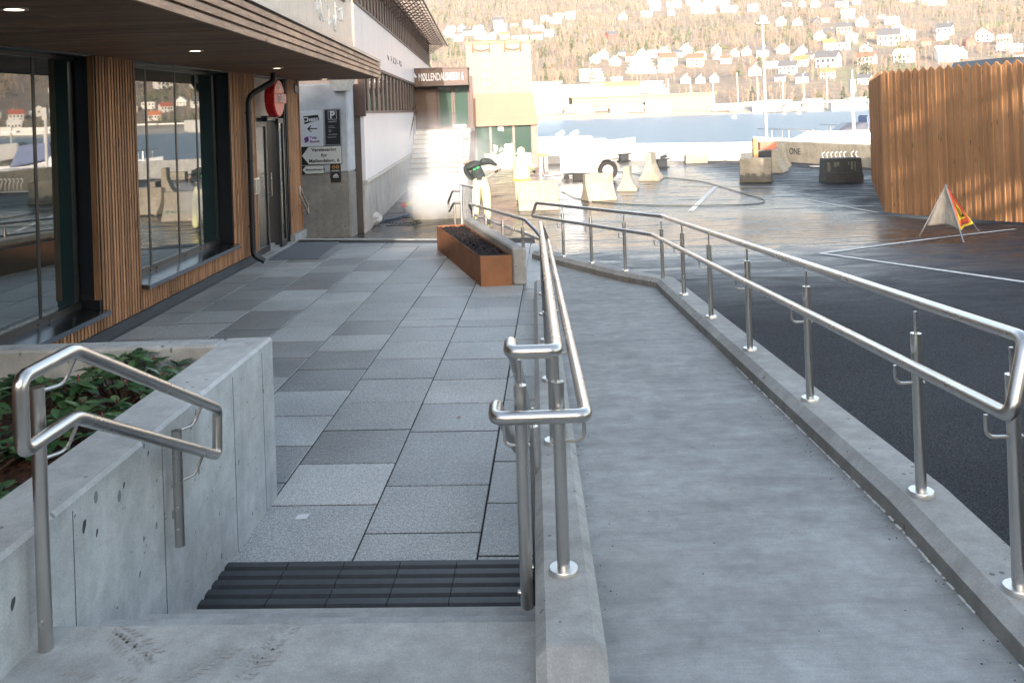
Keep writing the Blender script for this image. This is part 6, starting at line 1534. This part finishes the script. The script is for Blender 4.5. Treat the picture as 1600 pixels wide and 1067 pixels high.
# --- second worker in hi-vis rain suit whitened for sun glare, hooded, seen from behind
p = A(816, 317); base = p; k = 1.0
J = {'pelvis': (0, 0, .80, .17), 'waist': (.0, .02, .95, .17), 'chest': (.0, .06, 1.15, .185), 'upper': (.0, .10, 1.28, .15), 'neck': (.0, .13, 1.36, .075), 'head': (.0, .16, 1.45, .10), 'crown': (.0, .17, 1.54, .085),
     'shR': (.19, .10, 1.25, .09), 'elR': (.29, .16, 1.03, .07), 'wrR': (.31, .34, .92, .045), 'shL': (-.19, .10, 1.25, .09), 'elL': (-.26, .16, 1.02, .07), 'wrL': (-.16, .36, .93, .045),
     'hipR': (.11, 0, .74, .12), 'knR': (.12, .06, .42, .088), 'anR': (.12, .0, .09, .06), 'toR': (.13, .17, .045, .048), 'hipL': (-.11, 0, .74, .12), 'knL': (-.12, .06, .42, .088), 'anL': (-.12, .0, .09, .06), 'toL': (-.13, .17, .045, .048)}
E = [('pelvis', 'waist'), ('waist', 'chest'), ('chest', 'upper'), ('upper', 'neck'), ('neck', 'head'), ('head', 'crown'), ('upper', 'shR'), ('shR', 'elR'), ('elR', 'wrR'), ('upper', 'shL'), ('shL', 'elL'), ('elL', 'wrL'), ('pelvis', 'hipR'), ('hipR', 'knR'), ('knR', 'anR'), ('anR', 'toR'), ('pelvis', 'hipL'), ('hipL', 'knL'), ('knL', 'anL'), ('anL', 'toL')]
hr = hand(J, E, 'wrR', (.3, .8, -.4), 1.15, (0, 0, 1), 'R', .7); hl = hand(J, E, 'wrL', (.4, .8, -.2), 1.15, (0, 0, 1), 'L', .7)
t, body = person('hooded worker in sun-blown yellow rain suit standing behind the low graffitied barrier', base, -.1, J, E,
    [(yellow_blown, ['waist', 'chest', 'upper', 'shR', 'elR', 'wrR', 'shL', 'elL', 'wrL', 'neck', 'head', 'crown', 'hipR', 'knR', 'hipL', 'knL', 'anR', 'anL']), (boot, ['toR', 'toL']), (glove, hr+hl)])
t.scale = (.92, .92, .92); m = MB(); n = 18
ring = lambda z, a, b, yy: [(a*math.cos(q), yy+b*math.sin(q), z) for q in [6.283*i/n for i in range(n)]]
m.loft([ring(1.22, .20, .16, .06), ring(1.0, .225, .19, .03), ring(.80, .235, .205, .01), ring(.70, .245, .215, .0)]); m.build('rain_coat', yellow_blown, t, smooth=True)
m = MB(); m.loft([ring(.70, .248, .218, .0), ring(.655, .25, .22, .0)]); m.build('coat_hem', yellow, t, smooth=True)
m = MB(); m.lathe((0, .15, 1.47), [(.10, -.16), (.118, -.06), (.122, .02), (.10, .09), (.055, .13), (0, .14)], 18); m.build('hood', yellow_blown, t, smooth=True)

# ================================================================ STEAM
def steam(label, c, rx, ry, rz_, dens, seed):
    bm = bmesh.new(); bmesh.ops.create_icosphere(bm, subdivisions=3, radius=1)
    me = bpy.data.meshes.new('steam_cloud')
    for v in bm.verts: v.co = Vector((v.co.x*rx, v.co.y*ry, v.co.z*rz_))
    bm.to_mesh(me); bm.free()
    m = bpy.data.materials.new('steam_'+str(seed)); m.use_nodes = True; nt = m.node_tree; nt.nodes.remove(nt.nodes['Principled BSDF'])
    out = nt.nodes['Material Output']; pv = N(nt, 'ShaderNodeVolumePrincipled'); pv.inputs['Color'].default_value = (1, 1, 1, 1); pv.inputs['Anisotropy'].default_value = 0.0
    tc = N(nt, 'ShaderNodeTexCoord'); ns = nz(nt, tc.outputs['Object'], 1.3, 4, .6, .5)
    mp = N(nt, 'ShaderNodeVectorMath', operation='DIVIDE'); nt.links.new(tc.outputs['Object'], mp.inputs[0]); mp.inputs[1].default_value = (rx, ry, rz_)
    ln = N(nt, 'ShaderNodeVectorMath', operation='LENGTH'); nt.links.new(mp.outputs[0], ln.inputs[0])
    fall = N(nt, 'ShaderNodeMapRange'); fall.inputs['From Min'].default_value = 1.0; fall.inputs['From Max'].default_value = .15; fall.interpolation_type = 'SMOOTHSTEP'; nt.links.new(ln.outputs['Value'], fall.inputs['Value'])
    nr = N(nt, 'ShaderNodeMapRange'); nr.inputs['From Min'].default_value = .36; nr.inputs['From Max'].default_value = .66; nt.links.new(ns, nr.inputs['Value'])
    mu = N(nt, 'ShaderNodeMath', operation='MULTIPLY'); nt.links.new(fall.outputs[0], mu.inputs[0]); nt.links.new(nr.outputs[0], mu.inputs[1])
    m2 = N(nt, 'ShaderNodeMath', operation='MULTIPLY'); nt.links.new(mu.outputs[0], m2.inputs[0]); m2.inputs[1].default_value = dens
    nt.links.new(m2.outputs[0], pv.inputs['Density']); nt.links.new(pv.outputs[0], out.inputs['Volume'])
    me.materials.append(m); x = link(bpy.data.objects.new('steam_cloud', me)); x.location = c; tag(x, label, 'steam', None, 'stuff')
    return x
if STEAM:
    p = D(682, 304, 18.9); steam('drifting white steam from the pressure washing by the pale concrete block', p, 1.0, 1.4, .62, 3.6, 1)
    p = D(690, 250, 26); steam('thin high steam drifting in front of the office entrance stairs', p, 2.2, 3.0, 1.6, .5, 2)

# ================================================================ LIGHT, SKY, CAMERA
w = bpy.data.worlds.new('World'); S.world = w; w.use_nodes = True; nt = w.node_tree; bg = nt.nodes['Background']
sky = nt.nodes.new('ShaderNodeTexSky'); sky.sky_type = 'NISHITA'; sky.sun_disc = False; sky.sun_elevation = R(SUN_EL)
LX, LY = SUN_DIR                                      # horizontal travel direction of the light
az_from = math.atan2(-LX, -LY)                        # direction towards the sun, measured from +Y towards +X
sky.sun_rotation = az_from; sky.air_density = 1.0; sky.dust_density = 1.5; sky.ozone_density = .25
hs = nt.nodes.new('ShaderNodeHueSaturation'); hs.inputs['Saturation'].default_value = SKY_SAT
nt.links.new(sky.outputs[0], hs.inputs['Color']); nt.links.new(hs.outputs[0], bg.inputs['Color']); bg.inputs['Strength'].default_value = SKY_STR
sd = bpy.data.lights.new('sun', 'SUN'); sd.energy = SUN_STR; sd.angle = R(.53); sd.color = SUN_COL
so = bpy.data.objects.new('sun', sd); COL.objects.link(so)
tr = Vector((LX, LY, 0)).normalized()*math.cos(R(SUN_EL))+Vector((0, 0, -math.sin(R(SUN_EL)))); so.rotation_euler = tr.to_track_quat('-Z', 'Y').to_euler(); so.location = (0, -20, 30)
cd = bpy.data.cameras.new('camera'); cd.sensor_width = 36; cd.lens = F/1600*36; cd.shift_x = 0; cd.shift_y = -(533.5-PY)/1600; cd.clip_start = .05; cd.clip_end = 5000
co = bpy.data.objects.new('camera', cd); COL.objects.link(co)
rt = Vector((cR, 0, -sR)); up = Vector((sR, 0, cR)); bk = Vector((0, -1, 0)); Mx = Matrix.Identity(4)
for i in range(3): Mx[i][0], Mx[i][1], Mx[i][2] = rt[i], up[i], bk[i]
Mx[2][3] = H; co.matrix_world = Mx; S.camera = co
S.view_settings.view_transform = 'Standard'; S.view_settings.look = 'None'; S.view_settings.exposure = EXPO; S.view_settings.gamma = 1
S.render.engine = 'CYCLES'; S.cycles.max_bounces = 8; S.cycles.volume_bounces = 3; S.cycles.use_denoising = True
S.cycles.sample_clamp_indirect = 8
